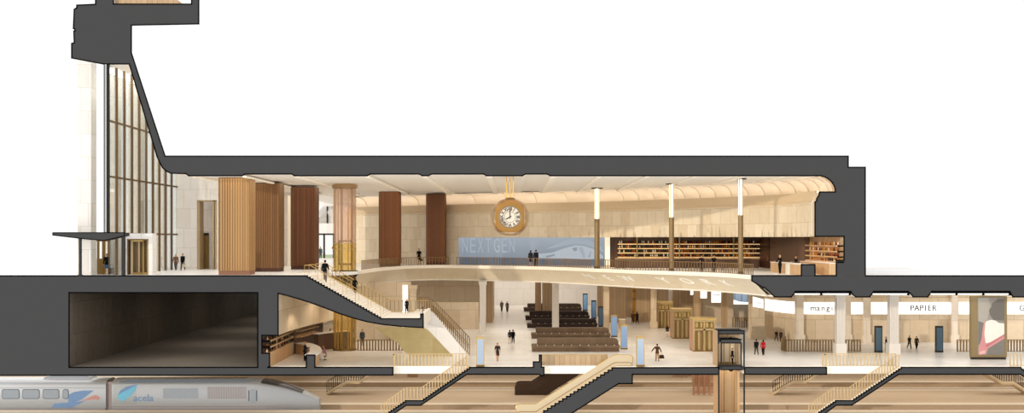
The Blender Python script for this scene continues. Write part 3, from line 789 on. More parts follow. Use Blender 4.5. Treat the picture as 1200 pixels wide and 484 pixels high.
# raking stone fascia of the opening
k0 = 12
bm = nb(); sweep(bm, OC[k0:], [(0, UF + .10), (-.06, UF + .10), (-.06, UF - .28), (0, UF - .30), (1.7, ZZ(346)), (1.75, ZZ(346) - .12)], [1, 1, 1, 0, 0], nrm=ON[k0:])
o = struct('trim_balcony_fascia', bm, ['fascia', 'cap'], smooth=True)
def on_path(path, xpx):
    for i in range(len(path) - 1):
        a, b = px_of(path[i]), px_of(path[i + 1])
        if (a - xpx) * (b - xpx) <= 0 and abs(a - b) > 1e-9:
            f = (xpx - a) / (b - a); return i, path[i].lerp(path[i + 1], f)
    return len(path) - 2, path[-1].copy()
ins = thing('inscription', 'pale inlaid letters of the city name along the sloping balcony fascia', 'inscription', (XX(770, .9), Yd(.9), UF - 1))
for ch, x in zip('NEWYORK', (685, 707, 730, 774, 800, 823, 845)):
    i, p = on_path(OC[40:], x); i += 40; n = ON[i]
    me = text_mesh(ch, 1.75, 'inscr', .02, shear=.0)
    # lie the glyph on the slope of the fascia
    tang = Vector((n.y, -n.x, 0)); down = Vector((n.x * 1.7, n.y * 1.7, ZZ(346) - (UF - .3))).normalized()
    nor = tang.cross(-down).normalized()
    c = Vector((p.x + n.x * .72, p.y + n.y * .72, (UF - .3) + (ZZ(346) - UF + .3) * .42))
    Mx = Matrix((( *tang, 0), (*(-nor), 0), (*(-down), 0), (0, 0, 0, 1))).transposed()
    sk = Matrix(((1.15, 0, -.75, 0), (0, 1, 0, 0), (0, 0, .72, 0), (0, 0, 0, 1)))
    me.transform(Matrix.Translation(c + nor * .02 - ins.location) @ Mx @ sk)
    o = obj('letter', me, None, ins)

# ------------------------------------------------------------------ hall wall, cornice, vault
W = catmull([u(-300, .535), u(-273, .515), u(-220, .485), u(-160, .448), u(-100, .412), u(-27, .378), u(54, .35), u(131, .305), u(200, .25), u(258, .195), u(303, .148), u(335, .105), u(352, .06), u(355.5, .03), u(355.5, .0125)], 170)
WN = normals(W)
Zc = lambda z: Z0 + z * U
cut_i = next(i for i, p in enumerate(W) if px_of(p) > 712)
bm = nb(); sweep(bm, W, [(1.2, Zc(2.6)), (0, Zc(2.6)), (0, Zc(43)), (.06, Zc(43.6)), (.06, Zc(45.2)), (.18, Zc(46)), (.18, Zc(47.5)), (.4, Zc(51.5)), (.4, Zc(57.2)), (.48, Zc(57.2)), (.48, Zc(55)), (1.92, Zc(55))], [1, 0, 1, 1, 1, 1, 1, 1, 1, 1, 1], nrm=WN)
struct('wall_hall', bm, ['wallst', 'cornice'], smooth=True)
bm = nb(); sweep(bm, W[:cut_i], [(0, UF), (0, Zc(2.7))], nrm=WN[:cut_i]); struct('wall_hall_base', bm, 'wallst', smooth=True)
vp = [(.16 + 1.76 * math.cos(math.radians(a)), Zc(55) + 1.56 * math.sin(math.radians(a))) for a in range(0, 91, 9)]
bm = nb(); sweep(bm, W, [(1.95, Zc(55))] + vp + [(-.3, Zc(74.3))], nrm=WN); struct('ceiling_vault', bm, 'vault', smooth=True)
# ribs of the vault
vr = [(.16 + 1.62 * math.cos(math.radians(a)), Zc(55) + 1.43 * math.sin(math.radians(a))) for a in range(0, 91, 9)]
nr = 0; i = 4
while i < len(W) - 2:
    wd = 2
    bm = nb(); q, qn = W[i:i + wd + 1], WN[i:i + wd + 1]
    sweep(bm, q, [(1.9, Zc(55) + .02)] + vr + [(.0, Zc(74.5)), (.3, Zc(75))] + [(o + .1, z + .1) for o, z in vr[::-1]], closed=True, nrm=qn)
    nr += 1; struct('ceiling_vault_rib_%d' % nr, bm, 'vault', smooth=True)
    x = px_of(W[i]); i += 11 if x < 560 else (9 if x < 700 else 5)
# strip light lying on the cornice ledge
t = thing('cove_light', 'warm strip light hidden on the cornice ledge below the ribbed vault', 'strip light', (0, 35, Zc(55)))
bm = nb(); sweep(bm, W, [(.6, Zc(55.2)), (.8, Zc(55.2)), (.8, Zc(56.0)), (.6, Zc(56.0))], closed=True, nrm=WN); obj('strip', bm, 'cove', t, world=True)
# ------------------------------------------------------------------ entrance: curtain wall, piers, canopy
GX = -474 * U; GL = Yd(.829)
Zt = ZZ(75.5)
w = thing('window_1', '', 'window', (GX, 0, UF)); del w['label'], w['category']; w['kind'] = 'structure'
for i in range(11):
    y = .05 + GL * i / 10 - (0 if i else 0)
    bm = nb(); box(bm, GX - .05, GX + .16, y, y + .14, ZZ(272.5) if i == 0 else UF, Zt); obj('mullion', bm, 'black' if i == 0 else 'mull', w, world=True)
for z in (139, 73.5, 6.3):
    bm = nb(); box(bm, GX - .02, GX + .12, .22, GL + .2, Z0 + z * U - .09, Z0 + z * U + .09); obj('transom', bm, 'mull', w, world=True)
bm = nb(); box(bm, GX, GX + .03, .22, GL, UF, Zt); obj('pane', bm, 'glassg', w, world=True)
bm = nb(); box(bm, XX(121.6), XX(126.2), -.03, .25, ZZ(272.5), Zt); obj('cut_frame', bm, 'black', w, world=True)
for k in range(2):
    bm = nb(); box(bm, XX(123.2 + k * 1.1), XX(123.6 + k * 1.1), -.05, -.03, ZZ(272.5), Zt); obj('glazing_line', bm, 'white', w, world=True)
# stone piers of the portico outside
ys = [Yd(.985), Yd(.925), Yd(.87), Yd(.815)]
for i, y in enumerate(ys):
    wd = ['first', 'second', 'third', 'fourth', 'fifth'][i]
    t = thing('portico_pier', '%s tall pale stone pier from the cut face, outside the glass wall' % wd, 'pier', (-509 * U, y, UF))
    bm = nb(); box(bm, -516.8 * U, -501 * U, y, y + 1.36, UF, ZZ(62)); obj('shaft', bm, 'palest', t, world=True)
    bm = nb(); box(bm, -517.4 * U, -500.4 * U, y - .05, y + 1.41, UF, UF + .35); obj('base', bm, 'colst', t, world=True)
# forecourt paving behind the cut
bm = nb(); box(bm, XX(84), GX, .5, 26, ZZ(343), UF + .002); struct('floor_portico', bm, 'white')
# canopy
can = [(62, 272.6), (146, 272.6), (146, 276.5), (143, 277), (122, 282), (91, 279), (62, 275.6)]
t = thing('entrance_canopy', 'dark grey tapering canopy on a slender post over the entrance doors', 'canopy', (XX(94), .5, UF))
bm = nb(); prism(bm, [px(can)], 'y', -.04, 1.3); obj('roof', bm, 'cut', t, world=True)
bm = nb()
q = px(can)
for a, b in zip(q, q[1:] + q[:1]): cone(bm, (a[0], -.05, a[1]), (b[0], -.05, b[1]), .045, .045, 6)
obj('edge_strip', bm, 'line', t, world=True)
bm = nb(); box(bm, XX(92.4), XX(95), -.03, .2, UF, ZZ(279.3)); obj('post', bm, 'black', t, world=True)
bm = nb(); box(bm, XX(91.4), XX(96), -.04, .24, UF, ZZ(322)); obj('post_foot', bm, 'black', t, world=True)
bm = nb(); box(bm, XX(142.4), XX(145.8), -.03, .3, UF, ZZ(276.5)); obj('door_post', bm, 'black', t, world=True)
# stone screen and bronze door leaves behind the traveller
s = .955
bm = nb(); box(bm, XX(128.5, s), XX(150, s), Yd(s), Yd(s) + .4, UF, ZZ(278, s)); struct('wall_porch', bm, 'palest')
t = thing('porch_door', 'bronze door leaves under the canopy behind the traveller with a suitcase', 'door', (XX(120, .96), Yd(.962), UF))
for k, (a, b) in enumerate(((113.5, 116), (119.5, 123), (126, 128))):
    bm = nb(); box(bm, XX(a, .962), XX(b, .962), Yd(.962), Yd(.962) + .15, UF, ZZ(283, .962)); obj('stile', bm, 'bronze', t, world=True)
bm = nb(); box(bm, XX(113.5, .962), XX(128, .962), Yd(.962) + .05, Yd(.962) + .08, UF, ZZ(283, .962)); obj('pane', bm, 'glassg', t, world=True)
bm = nb(); box(bm, XX(113.5, .962), XX(121, .962), Yd(.962) - .05, Yd(.962), UF, ZZ(303, .962)); obj('leaf', bm, 'bronze', t, world=True)
bm = nb(); box(bm, XX(113, .962), XX(128.4, .962), Yd(.962), Yd(.962) + .15, ZZ(283, .962), ZZ(281.5, .962)); obj('head', bm, 'bronze', t, world=True)
# bronze vestibule inside the glass wall
s = .972; y0 = Yd(s)
t = thing('entrance_vestibule', 'stone framed vestibule with bronze door panels against the glass wall', 'vestibule', (XX(160, s), y0, UF))
F = lambda a, b, yt, yb, dy0, dy1, nm, m: (lambda bm: (box(bm, XX(a, s), XX(b, s), y0 + dy0, y0 + dy1, ZZ(yb, s), ZZ(yt, s)), obj(nm, bm, m, t, world=True)))(nb())
zb = 280 + 43.4 * s
F(146.5, 178.5, 273.5, 280, 0, 1.2, 'lintel', 'palest'); F(174, 178.5, 280, zb, 0, 1.2, 'pier', 'palest'); F(146.5, 148.5, 280, zb, 0, 1.2, 'jamb', 'palest')
F(148.5, 174, 280, zb, .9, 1.0, 'backing', 'champ')
F(149, 174, 279.6, 281.6, .1, .5, 'head', 'bronze'); F(155, 167, 281.4, 283.2, .05, .4, 'door_operator', 'brass')
for a, b, m in ((148.6, 149.8, 'mull'), (152.6, 155, 'champ'), (159.2, 161.2, 'mull'), (161.4, 163, 'champ'), (166.2, 168.4, 'bronze'), (172, 174, 'champ')):
    F(a, b, 281.6, zb, .15, .5, 'door_stile', m)
F(155, 172, zb - 3, zb, .1, .5, 'kick_plate', 'bronze')
# ------------------------------------------------------------------ stone walls at the back of the entrance hall
y1 = Yd(.829)
bm = nb()
L = XX(207, .829); R_ = -392 * U; pa, pb = XX(231, .829), XX(254, .829); top = CEIL + .2
box(bm, L, pa, y1, y1 + .8, UF, top); box(bm, pb, R_, y1, y1 + .8, UF, top); box(bm, pa, pb, y1, y1 + .8, ZZ(235, .829), top)
struct('wall_entrance_back', bm, 'palest')
bm = nb(); box(bm, pa - .2, pb + .4, y1 + 2.2, y1 + 2.5, UF, top); struct('wall_entrance_recess', bm, 'palest')
t = thing('portal_frame', 'tall bronze portal frame lining the opening in the pale stone wall', 'portal', (pa, y1, UF))
for a in (pa, pb - .28, XX(249, .829)):
    bm = nb(); box(bm, a, a + .28, y1 - .04, y1 + 1.6, UF, ZZ(235, .829)); obj('jamb', bm, 'champ', t, world=True)
bm = nb(); box(bm, pa, pb, y1 - .04, y1 + 1.6, ZZ(235.8, .829), ZZ(234.6, .829)); obj('head', bm, 'champ', t, world=True)
s = .815; t = thing('bronze_door', 'small bronze door set in the recess behind the tall portal', 'door', (XX(239, s), Yd(s), UF))
zb = 280 + 43.3 * s
for a, b, yt, yb, m, nm in ((234, 244.8, 273, 276, 'dark', 'transom'), (234, 235.2, 276, zb, 'bronze', 'jamb'), (243.6, 244.8, 276, zb, 'bronze', 'jamb'), (235.2, 239.2, 276, zb, 'mull', 'leaf'), (239.6, 243.6, 276, zb, 'bronze', 'leaf')):
    bm = nb(); box(bm, XX(a, s), XX(b, s), Yd(s) - .12, Yd(s) - .02, ZZ(yb, s), ZZ(yt, s)); obj(nm, bm, m, t, world=True)
s = .73; y2 = Yd(s)
bm = nb(); box(bm, -392 * U, -318 * U, y2, y2 + .8, UF, top); struct('wall_entrance_inner', bm, 'palest')
bm = nb(); box(bm, -392.5 * U, -388 * U, y1 + .8, y2 + .8, UF, top); struct('wall_entrance_return', bm, 'palest')
t = thing('wall_pilaster', 'pale upright pilaster beside the dark timber column', 'pilaster', (XX(338.5, .735), Yd(.735), UF))
bm = nb(); box(bm, XX(337, .735), XX(340, .735), Yd(.735), y2, UF, CEIL - .4); obj('shaft', bm, 'cap', t, world=True)
bm = nb(); box(bm, XX(336.4, .735), XX(340.6, .735), Yd(.735) - .05, y2, UF, UF + .4); obj('foot', bm, 'cap', t, world=True)
# far window wall
s = .56; yf = Yd(s)
bm = nb()
a0, a1, w0, w1 = XX(352, s), XX(425, s), XX(369, s), XX(392, s)
for z0, z1 in ((UF, ZZ(302.6, s)), (ZZ(273.5, s), ZZ(262, s)), (ZZ(241.5, s), CEIL + .2)): box(bm, w0, w1, yf, yf + .6, z0, z1)
box(bm, a0, w0, yf, yf + .6, UF, CEIL + .2); box(bm, w1, a1, yf, yf + .6, UF, CEIL + .2)
struct('wall_far_window', bm, 'whitest')
w = thing('window_2', '', '', (w0, yf, UF)); del w['label'], w['category']; w['kind'] = 'structure'
for a in (w0, XX(378.6, s), w1 - .3): bm = nb(); box(bm, a, a + .28, yf + .1, yf + .4, ZZ(302.6, s), ZZ(273.5, s)); obj('mullion', bm, 'dark', w, world=True)
bm = nb(); box(bm, w0, w1, yf + .1, yf + .4, ZZ(275.5, s), ZZ(273.5, s)); obj('head', bm, 'dark', w, world=True)
bm = nb(); box(bm, w0, w1, yf + .25, yf + .28, ZZ(302.6, s), ZZ(273.5, s)); obj('pane', bm, 'glassg', w, world=True)
t = thing('stone_sculpture', 'weathered stone sculpture group on a plinth outside the high far window', 'sculpture', (XX(383, .55), Yd(.55), ZZ(262, .55)))
S2 = .55
bm = nb(); box(bm, XX(373, S2), XX(391, S2), Yd(S2) - .6, Yd(S2) + 1.6, ZZ(262, S2), ZZ(254.5, S2)); obj('plinth', bm, 'colst', t, world=True)
bm = nb(); ball(bm, P(381, 249.5, S2), 1.05, 16, 12, (1, .7, 1.15)); ball(bm, P(381.3, 245, S2), .55, 14, 10); ball(bm, P(387.5, 249, S2), 1.1, 16, 12, (1.1, .7, 1.2)); ball(bm, P(388, 244.6, S2), .5, 14, 10)
ball(bm, P(384.3, 252.5, S2), .7, 12, 8, (1.6, .7, .7))
fg = obj('figure', solid(bm, .09, .6), None, t); fg.data.materials.clear(); fg.data.materials.append(M['colst']); fg.data.transform(Matrix.Translation(-t.location))
bm = nb(); box(bm, XX(383.6, S2), XX(385.4, S2), Yd(S2) - .7, Yd(S2) - .55, ZZ(262, S2), ZZ(242, S2)); obj('fixing_post', bm, 'dark', t, world=True)
bm = nb(); box(bm, -42, -28, yf + .6, yf + 8, ZZ(262, S2) - .35, ZZ(262, S2)); struct('floor_far_terrace', bm, 'whitest')
# the lawn outside the far doors
bm = nb(); box(bm, -50, -25, yf + .6, yf + 60, UF - .3, UF - .02); struct('floor_outside_lawn', bm, plain('lawn', '#a9b58a', .9))

# ------------------------------------------------------------------ timber columns
def timber_column(x0, x1, s, mat, plinth, label, depth=2.6):
    a, b = XX(x0, s), XX(x1, s); y0 = Yd(s); t = thing('timber_column', label, 'column', ((a + b) / 2, y0 + depth / 2, UF))
    w, d = (b - a) / 2, depth / 2
    def ring(w, d, r, step):
        pts = []
        per = [((-w + r), -d, 0), ((w - r), -d, -90), (w, -d + r, 0)]
        n = max(4, int(2 * (w - r) / step))
        for i in range(n):
            for f, e in ((0, 0), (.86, 0), (.86, .03), (1, .03)): pts.append((-w + r + 2 * (w - r) * (i + f) / n, -d + e))
        pts += [(w - r + r * math.sin(t_), -d + r - r * math.cos(t_)) for t_ in (.4, .8, 1.2)]
        m = max(4, int(2 * (d - r) / step))
        for i in range(m):
            for f, e in ((0, 0), (.86, 0), (.86, .03), (1, .03)): pts.append((w - e, -d + r + 2 * (d - r) * (i + f) / m))
        k = len(pts)
        return pts + [(-p, -q) for p, q in pts]
    bm = nb(); prism(bm, [ring(w, d, .22, .235)], 'z', .42, CEIL - UF - .06); obj('cladding', bm, mat, t)
    bm = nb(); box(bm, -w + .08, w - .08, -d + .08, d - .08, 0, .44); obj('plinth', bm, plinth, t, bevel=.03)
    bm = nb(); box(bm, -w + .1, w - .1, -d + .1, d - .1, CEIL - UF - .08, CEIL - UF + .02); obj('shadow_gap', bm, 'dark', t)
timber_column(255, 293, .977, 'colsun', 'plinth', 'light timber slatted column standing closest to the entrance', 2.4)
timber_column(295.5, 327.5, .893, 'colmid', 'plinthd', 'mid brown slatted column just behind the light timber one')
timber_column(340, 369.5, .83, 'colshade', 'plinthd', 'dark timber slatted column at the head of the staircase')
timber_column(443.5, 468, .752, 'colfar', 'plinthd', 'red brown slatted column behind the balcony beside the glass lift')
timber_column(499, 521.8, .716, 'colfar', 'plinthd', 'red brown slatted column beside the wide blue screen')

# ------------------------------------------------------------------ glass lift
s = .868; cx, cy, r = XX(404, s), Yd(s), 1.22
t = thing('glass_lift', 'tall round glass lift shaft, rose above and amber below, beside the stairs', 'lift', (cx, cy, 0))
def tubewall(z0, z1, r, mat, nm, seg=40):
    bm = nb()
    rows = [[bm.verts.new((r * math.cos(2 * PI * i / seg), r * math.sin(2 * PI * i / seg), z)) for i in range(seg)] for z in (z0, z1)]
    for i in range(seg): bm.faces.new((rows[0][i], rows[0][(i + 1) % seg], rows[1][(i + 1) % seg], rows[1][i]))
    obj(nm, bm, mat, t, smooth=True)
zm = ZZ(285.5, s) 
tubewall(zm, CEIL - .3, r, 'glasst', 'upper_glass'); tubewall(LF + .1, zm, r, 'glassy', 'lower_glass')
bm = nb(); cone(bm, (0, 0, CEIL - .45), (0, 0, CEIL - .1), r + .14, r + .14, 40); obj('cap', bm, 'slat', t)
bm = nb(); cone(bm, (0, 0, UF - .3), (0, 0, UF + .06), r + .22, r + .22, 40, caps=False); cone(bm, (0, 0, UF + .06), (0, 0, UF + .07), r + .22, r + .01, 40, caps=False); obj('floor_collar', bm, 'dark', t)
bm = nb(); cone(bm, (0, 0, LF), (0, 0, LF + .14), r + .06, r + .06, 40); obj('foot', bm, 'bronze', t)
for z in (zm, ZZ(282, s) - .9):
    bm = nb(); cone(bm, (0, 0, z - .05), (0, 0, z + .05), r + .03, r + .03, 40, caps=False); obj('ring', bm, 'brass', t)
bm = nb(); ball(bm, (-r - .02, -.1, zm - .45), .16, 10, 8); obj('lamp', bm, 'gold', t)
for a in (-150, -120, -95, -62, -35, 60, 120):
    bm = nb(); x, y = (r - .1) * math.cos(math.radians(a)), (r - .1) * math.sin(math.radians(a)); box(bm, x - .05, x + .05, y - .05, y + .05, .1, CEIL - .4); obj('guide_rail', bm, 'champ' if a % 2 else 'cornice', t)
bm = nb(); box(bm, -.75, .75, -.2, .7, 9.2, 9.35); box(bm, -.75, .75, -.2, .7, 11.7, 11.85)
for sx in (-.72, .67): box(bm, sx, sx + .06, -.2, .7, 9.2, 11.8)
obj('lift_car', bm, 'kiosk', t)

# ------------------------------------------------------------------ pendant clock
s = .98; c = P(597.6, 254.8, s); R0 = 22.8 * U / s
t = thing('pendant_clock', 'large gold clock inside a glass globe hung over the oval opening', 'clock', c)
for dx in (-.34, 0, .34):
    bm = nb(); cone(bm, (dx, 0, R0 - .14), (dx, 0, CEIL - c.z + .05), .045, .045, 8); obj('hanging_rod', bm, 'gold', t)
bm = nb(); cone(bm, (0, 0, R0 - .05), (0, 0, R0 + .05), .55, .35, 24); obj('collar', bm, 'gold', t)
bm = nb(); ball(bm, (0, 0, 0), 1.82, 64, 48)
for v in bm.verts: v.co = Vector((max(-1.36, min(1.36, v.co.x)), max(-1.06, min(1.06, v.co.y)), max(-1.40, v.co.z)))
body = obj('body', bm, 'gold', t, smooth=True)
# drum, enamel dial, chapter rings, numerals, hands
fy = -1.06
bm = nb(); cone(bm, (0, fy + .25, .02), (0, fy - .06, .02), 1.13, 1.08, 48); obj('bezel', bm, 'gold', t, smooth=True)
bm = nb(); cone(bm, (0, fy - .05, .02), (0, fy - .075, .02), 1.0, 1.0, 48); dial = obj('dial', bm, 'clockface', t)
bm = nb(); cone(bm, (0, fy - .03, .02), (0, fy - .085, .02), 1.1, 1.07, 48, caps=False); cone(bm, (0, fy - .085, .02), (0, fy - .07, .02), 1.07, 1.03, 48, caps=False); obj('rim', bm, 'brass', t, smooth=True)
def ringmesh(bm, r0, r1, y, seg=48):
    v = [[bm.verts.new((r * math.cos(2 * PI * i / seg), y, .02 + r * math.sin(2 * PI * i / seg))) for i in range(seg)] for r in (r0, r1)]
    for i in range(seg): bm.faces.new((v[0][i], v[0][(i + 1) % seg], v[1][(i + 1) % seg], v[1][i]))
bm = nb(); ringmesh(bm, .985, 1.03, fy - .08); ringmesh(bm, .50, .535, fy - .08); obj('chapter_ring', bm, 'iron', dial)
for i, nm in enumerate(('XII', 'I', 'II', 'III', 'IV', 'V', 'VI', 'VII', 'VIII', 'IX', 'X', 'XI')):
    me = text_mesh(nm, .36, 'iron', .006, bold=.014); a = -2 * PI * i / 12
    me.transform(Matrix.Translation((0, fy - .082, .02)) @ Matrix.Rotation(-a, 4, 'Y') @ Matrix.Translation((0, 0, .76)) @ Matrix.Scale(1.25, 4, (0, 0, 1)))
    obj('numeral', me, None, dial)
def handm(ang, ln, w):
    bm = nb(); prism(bm, [[(-w, -.16), (w, -.16), (w * 1.3, ln * .7), (0, ln), (-w * 1.3, ln * .7)]], 'y', -.01, .01)
    bm.transform(Matrix.Translation((0, fy - .11, .02)) @ Matrix.Rotation(math.radians(ang), 4, 'Y')); obj('hand', bm, 'iron', dial)
handm(0, .86, .035); handm(-120, .5, .045)
bm = nb(); cone(bm, (0, fy - .13, .02), (0, fy - .08, .02), .06, .06, 16); obj('hub', bm, 'iron', dial)
# the dial on the side that shows at an angle
bm = nb(); cone(bm, (1.26, .0, .02), (1.38, .0, .02), .98, .93, 40); obj('side_bezel', bm, 'gold', t, smooth=True)
bm = nb(); cone(bm, (1.37, .0, .02), (1.40, .0, .02), .86, .86, 40); obj('side_dial', bm, 'clockface', t)
bm = nb(); ball(bm, (0, 0, 0), R0, 48, 32); obj('globe', bm, glass('globe_glass', '#f8f3ea', .04), t, smooth=True)

# ------------------------------------------------------------------ slender lit columns
def lit_column(x, s, label, wpx=6.6):
    t = thing('lit_column', label, 'column', (XX(x, s), Yd(s), UF)); r = wpx / 2 * U / s; h = CEIL - UF
    zt = ZZ(249, s) - UF if False else (Z0 + 29 * U - UF)
    bm = nb(); cone(bm, (0, 0, h - .12), (0, 0, h - .02), r * 2.0, r * 2.1, 28); obj('cap', bm, 'dark', t)
    bm = nb(); cone(bm, (0, 0, zt), (0, 0, h - .12), r * .8, r * .8, 16); obj('lamp_tube', bm, 'tube', t, smooth=True)
    for k in range(4):
        a = PI / 4 + k * PI / 2; bm = nb(); cone(bm, (r * .75 * math.cos(a), r * .75 * math.sin(a), zt - .3), (r * .75 * math.cos(a), r * .75 * math.sin(a), h - .1), .05, .05, 8); obj('rod', bm, 'bronze', t)
    bm = nb(); cone(bm, (0, 0, .25), (0, 0, zt), r * .92, r * .92, 20); obj('shaft', bm, 'shaft', t, smooth=True)
    bm = nb(); cone(bm, (0, 0, 0), (0, 0, .3), r * 1.1, r * 1.0, 20); obj('base', bm, 'dark', t, smooth=True)
lit_column(699.6, .812, 'slender lit column in front of the blue screen end')
lit_column(787, .877, 'slender lit column before the middle of the long bottle wall')
lit_column(868, .962, 'slender lit column beside the couple near the short bar')

# ------------------------------------------------------------------ railings
def railing(label, pts, h=1.0, gap=.42, mat='slat', slat=(.11, .05), name='railing', rmat=None, cat='railing', rail_r=.035, group=None, bottom=True, post=True):
    pts = [Vector(p) for p in pts]
    t = thing(name, label, cat, pts[0], 0, group)
    L = [0]
    for a, b in zip(pts, pts[1:]): L.append(L[-1] + (b - a).length)
    n = max(2, min(98, int(L[-1] / gap)))
    up = Vector((0, 0, h))
    bm = nb(); tube(bm, [p + up for p in pts], rail_r, 8); obj('top_rail', bm, rmat or mat, t, world=True)
    if bottom:
        bm = nb(); tube(bm, [p + Vector((0, 0, .05)) for p in pts], rail_r * .7, 6); obj('bottom_rail', bm, rmat or mat, t, world=True)
    bm = nb(); box(bm, -slat[0] / 2, slat[0] / 2, -slat[1] / 2, slat[1] / 2, .0, h); me = mesh('baluster', bm, mat)
    j = 0
    for i in range(n + 1):
        d = L[-1] * i / n
        while j < len(L) - 2 and L[j + 1] < d: j += 1
        f = (d - L[j]) / max(1e-9, L[j + 1] - L[j]); p = pts[j].lerp(pts[j + 1], f); tg = pts[j + 1] - pts[j]
        o = bpy.data.objects.new('baluster', me); COL.objects.link(o); o.parent = t; o.location = p - pts[0]; o.rotation_euler.z = math.atan2(tg.y, tg.x)
    return t
q = [Vector((p.x + n.x * .22, p.y + n.y * .22, UF + .1)) for p, n in zip(OC[16:], ON[16:])]
for q_, lb in ((q[:45], 'beside the glass lift and dark timber columns'), (q[46:87], 'in front of the wide blue screen'), (q[88:], 'in front of the long bottle wall')):
    railing('bronze balustrade of the oval balcony, section ' + lb, q_, 1.0, .42, 'slat', (.07, .05), 'balcony_railing')
# glass upstand of the balustrade
# stair railings: far side and three thin hand rails on the flight
def stz(xu): return ZZ(323.2) - (min(89., max(0., xu + 243)) / 89. * 50.3) * U + (.155 if xu > -243 else 0)
pts = [Vector((xu * U, 8.55, stz(xu))) for xu in range(-243, -106, 4)]
railing('bronze balustrade along the far edge of the grand staircase', pts, 1.05, .42, 'slat', (.05, .04), 'stair_railing', rmat='brass')
for k, yy in enumerate((1.2, 3.4, 6.9)):
    t = railing('thin brass handrail down the staircase, %s' % ['first from the cut edge', 'middle one of three', 'third from the cut edge'][k], [Vector((xu * U, yy, stz(xu))) for xu in range(-246, -150, 6)], .95, 1.3, 'brass', (.03, .03), 'handrail', rail_r=.028, bottom=False)
# ------------------------------------------------------------------ wide screen under the hall wall
SI0 = next(i for i, p in enumerate(W) if px_of(p) > 536); SI1 = next(i for i, p in enumerate(W) if px_of(p) > 709.5)
def scr(x, y, off):
    i, p = on_path(W, x); n = WN[i]; s = D / (D + p.y)
    return Vector((p.x - n.x * off, p.y - n.y * off, ZZ(y, s)))
t = thing('media_wall', 'wide curved blue grey screen showing a pale speeding train', 'screen', scr(624, 300, .1))
def scr_patch(pts, off, mat, nm, sub=1.5):
    """a shape on the curved screen, cut to follow its bend"""
    bm = nb(); me = bpy.data.meshes.new(nm)
    tri = tessellate_polygon([[Vector((a, b, 0)) for a, b in pts]])
    v = [bm.verts.new((a, b, 0)) for a, b in pts]
    for f in tri:
        try: bm.faces.new([v[i] for i in f])
        except ValueError: pass
    xa, xb = min(a for a, b in pts), max(a for a, b in pts)
    x = math.ceil(xa / 4) * 4
    while x < xb:
        g = list(bm.verts) + list(bm.edges) + list(bm.faces)
        bmesh.ops.bisect_plane(bm, geom=g, plane_co=(x, 0, 0), plane_no=(1, 0, 0)); x += 4
    for q in bm.verts: q.co = scr(q.co.x, q.co.y, off)
    return obj(nm, bm, mat, t, world=True)
M['screen'] = lcd('screen_blue_grey', '#abb6c1', '#8a96a3', ZZ(277, .75), ZZ(309, .75), .78)
M['scr1'] = glow('screen_pale_train', '#a6b2be', .8, '#202428'); M['scr2'] = glow('screen_white_train', '#bac4cd', .8, '#202428')
M['scr3'] = glow('screen_dark_track', '#6b7886', .62, '#202428'); M['scr4'] = glow('screen_glass_shade', '#8f9ba8', .75, '#202428'); M['scr5'] = glow('screen_letters', '#aebac8', .80, '#202428')
bm = nb(); pth = [W[i] for i in range(SI0, SI1 + 1)]; nn = WN[SI0:SI1 + 1]
sweep(bm, pth, [(-.02, UF + .15), (-.14, UF + .15), (-.14, Zc(2.2)), (-.02, Zc(2.2))], closed=True, nrm=nn); panel = obj('display', bm, 'screen', t, world=True)
scr_patch([(540, 302), (630, 303), (709, 301), (709, 311), (540, 310)], .16, 'scr3', 'track_image')
scr_patch([(618, 303), (632, 297.5), (648, 296), (662, 291), (676, 287.5), (686, 288.5), (697, 292), (707, 299), (709, 303), (690, 304), (640, 303.5)], .18, 'scr2', 'train_image')
scr_patch([(660, 283), (672, 279.5), (690, 280.5), (706, 289), (709, 296), (697, 290), (686, 286.5), (674, 285.5), (655, 289.5), (640, 292)], .17, 'scr1', 'train_roof_image')
scr_patch([(671.5, 291), (677, 289.6), (677.5, 293.5), (674, 294.5)], .20, 'scr4', 'train_window_image')
scr_patch([(679, 290), (684, 290), (687, 302), (685, 303)], .20, 'scr1', 'train_stripe_image'); scr_patch([(690.5, 301), (693.5, 294.5), (694, 295), (691.5, 302)], .20, 'scr4', 'train_stripe_image')
scr_patch([(640, 300), (652, 297.5), (650, 300), (642, 302)], .20, 'scr4', 'train_nose_image')
for ch, x in zip('NEXTGEN', (546, 555, 564, 573, 583, 592, 600.5)):
    cm = text_mesh(ch, 1.0, 'scr5', .002, 'letter'); bm = nb(); bm.from_mesh(cm)
    w_ = 6.6; zs = [v.co.z for v in bm.verts]; xs = [v.co.x for v in bm.verts]; hz = max(zs) - min(zs); wx = max(.3, max(xs) - min(xs))
    for v in bm.verts: v.co = scr(x + (v.co.x - min(xs)) / wx * w_ - w_ / 2, 287.5 - ((v.co.z - min(zs)) / hz - .5) * 17, .19 + v.co.y)
    obj('letter', bm, 'scr5', t, world=True)

# jamb between screen and bar
t = thing('stone_jamb', 'pale stone jamb between the blue screen and the bottle wall', 'jamb', scr(713, 312, 0) * Vector((1, 1, 0)) + Vector((0, 0, UF)) if False else (scr(713, 300, 0).x, scr(713, 300, 0).y, UF))
bm = nb(); a, b = scr(710.2, 300, .25), scr(716, 300, .25); box(bm, a.x, b.x, b.y - .1, b.y + 5, UF, Zc(2.6)); obj('shaft', bm, 'cap', t, world=True)
bm = nb(); box(bm, a.x - .05, b.x + .05, b.y - .16, b.y + .1, UF, UF + .3); obj('foot', bm, 'cornice', t, world=True)

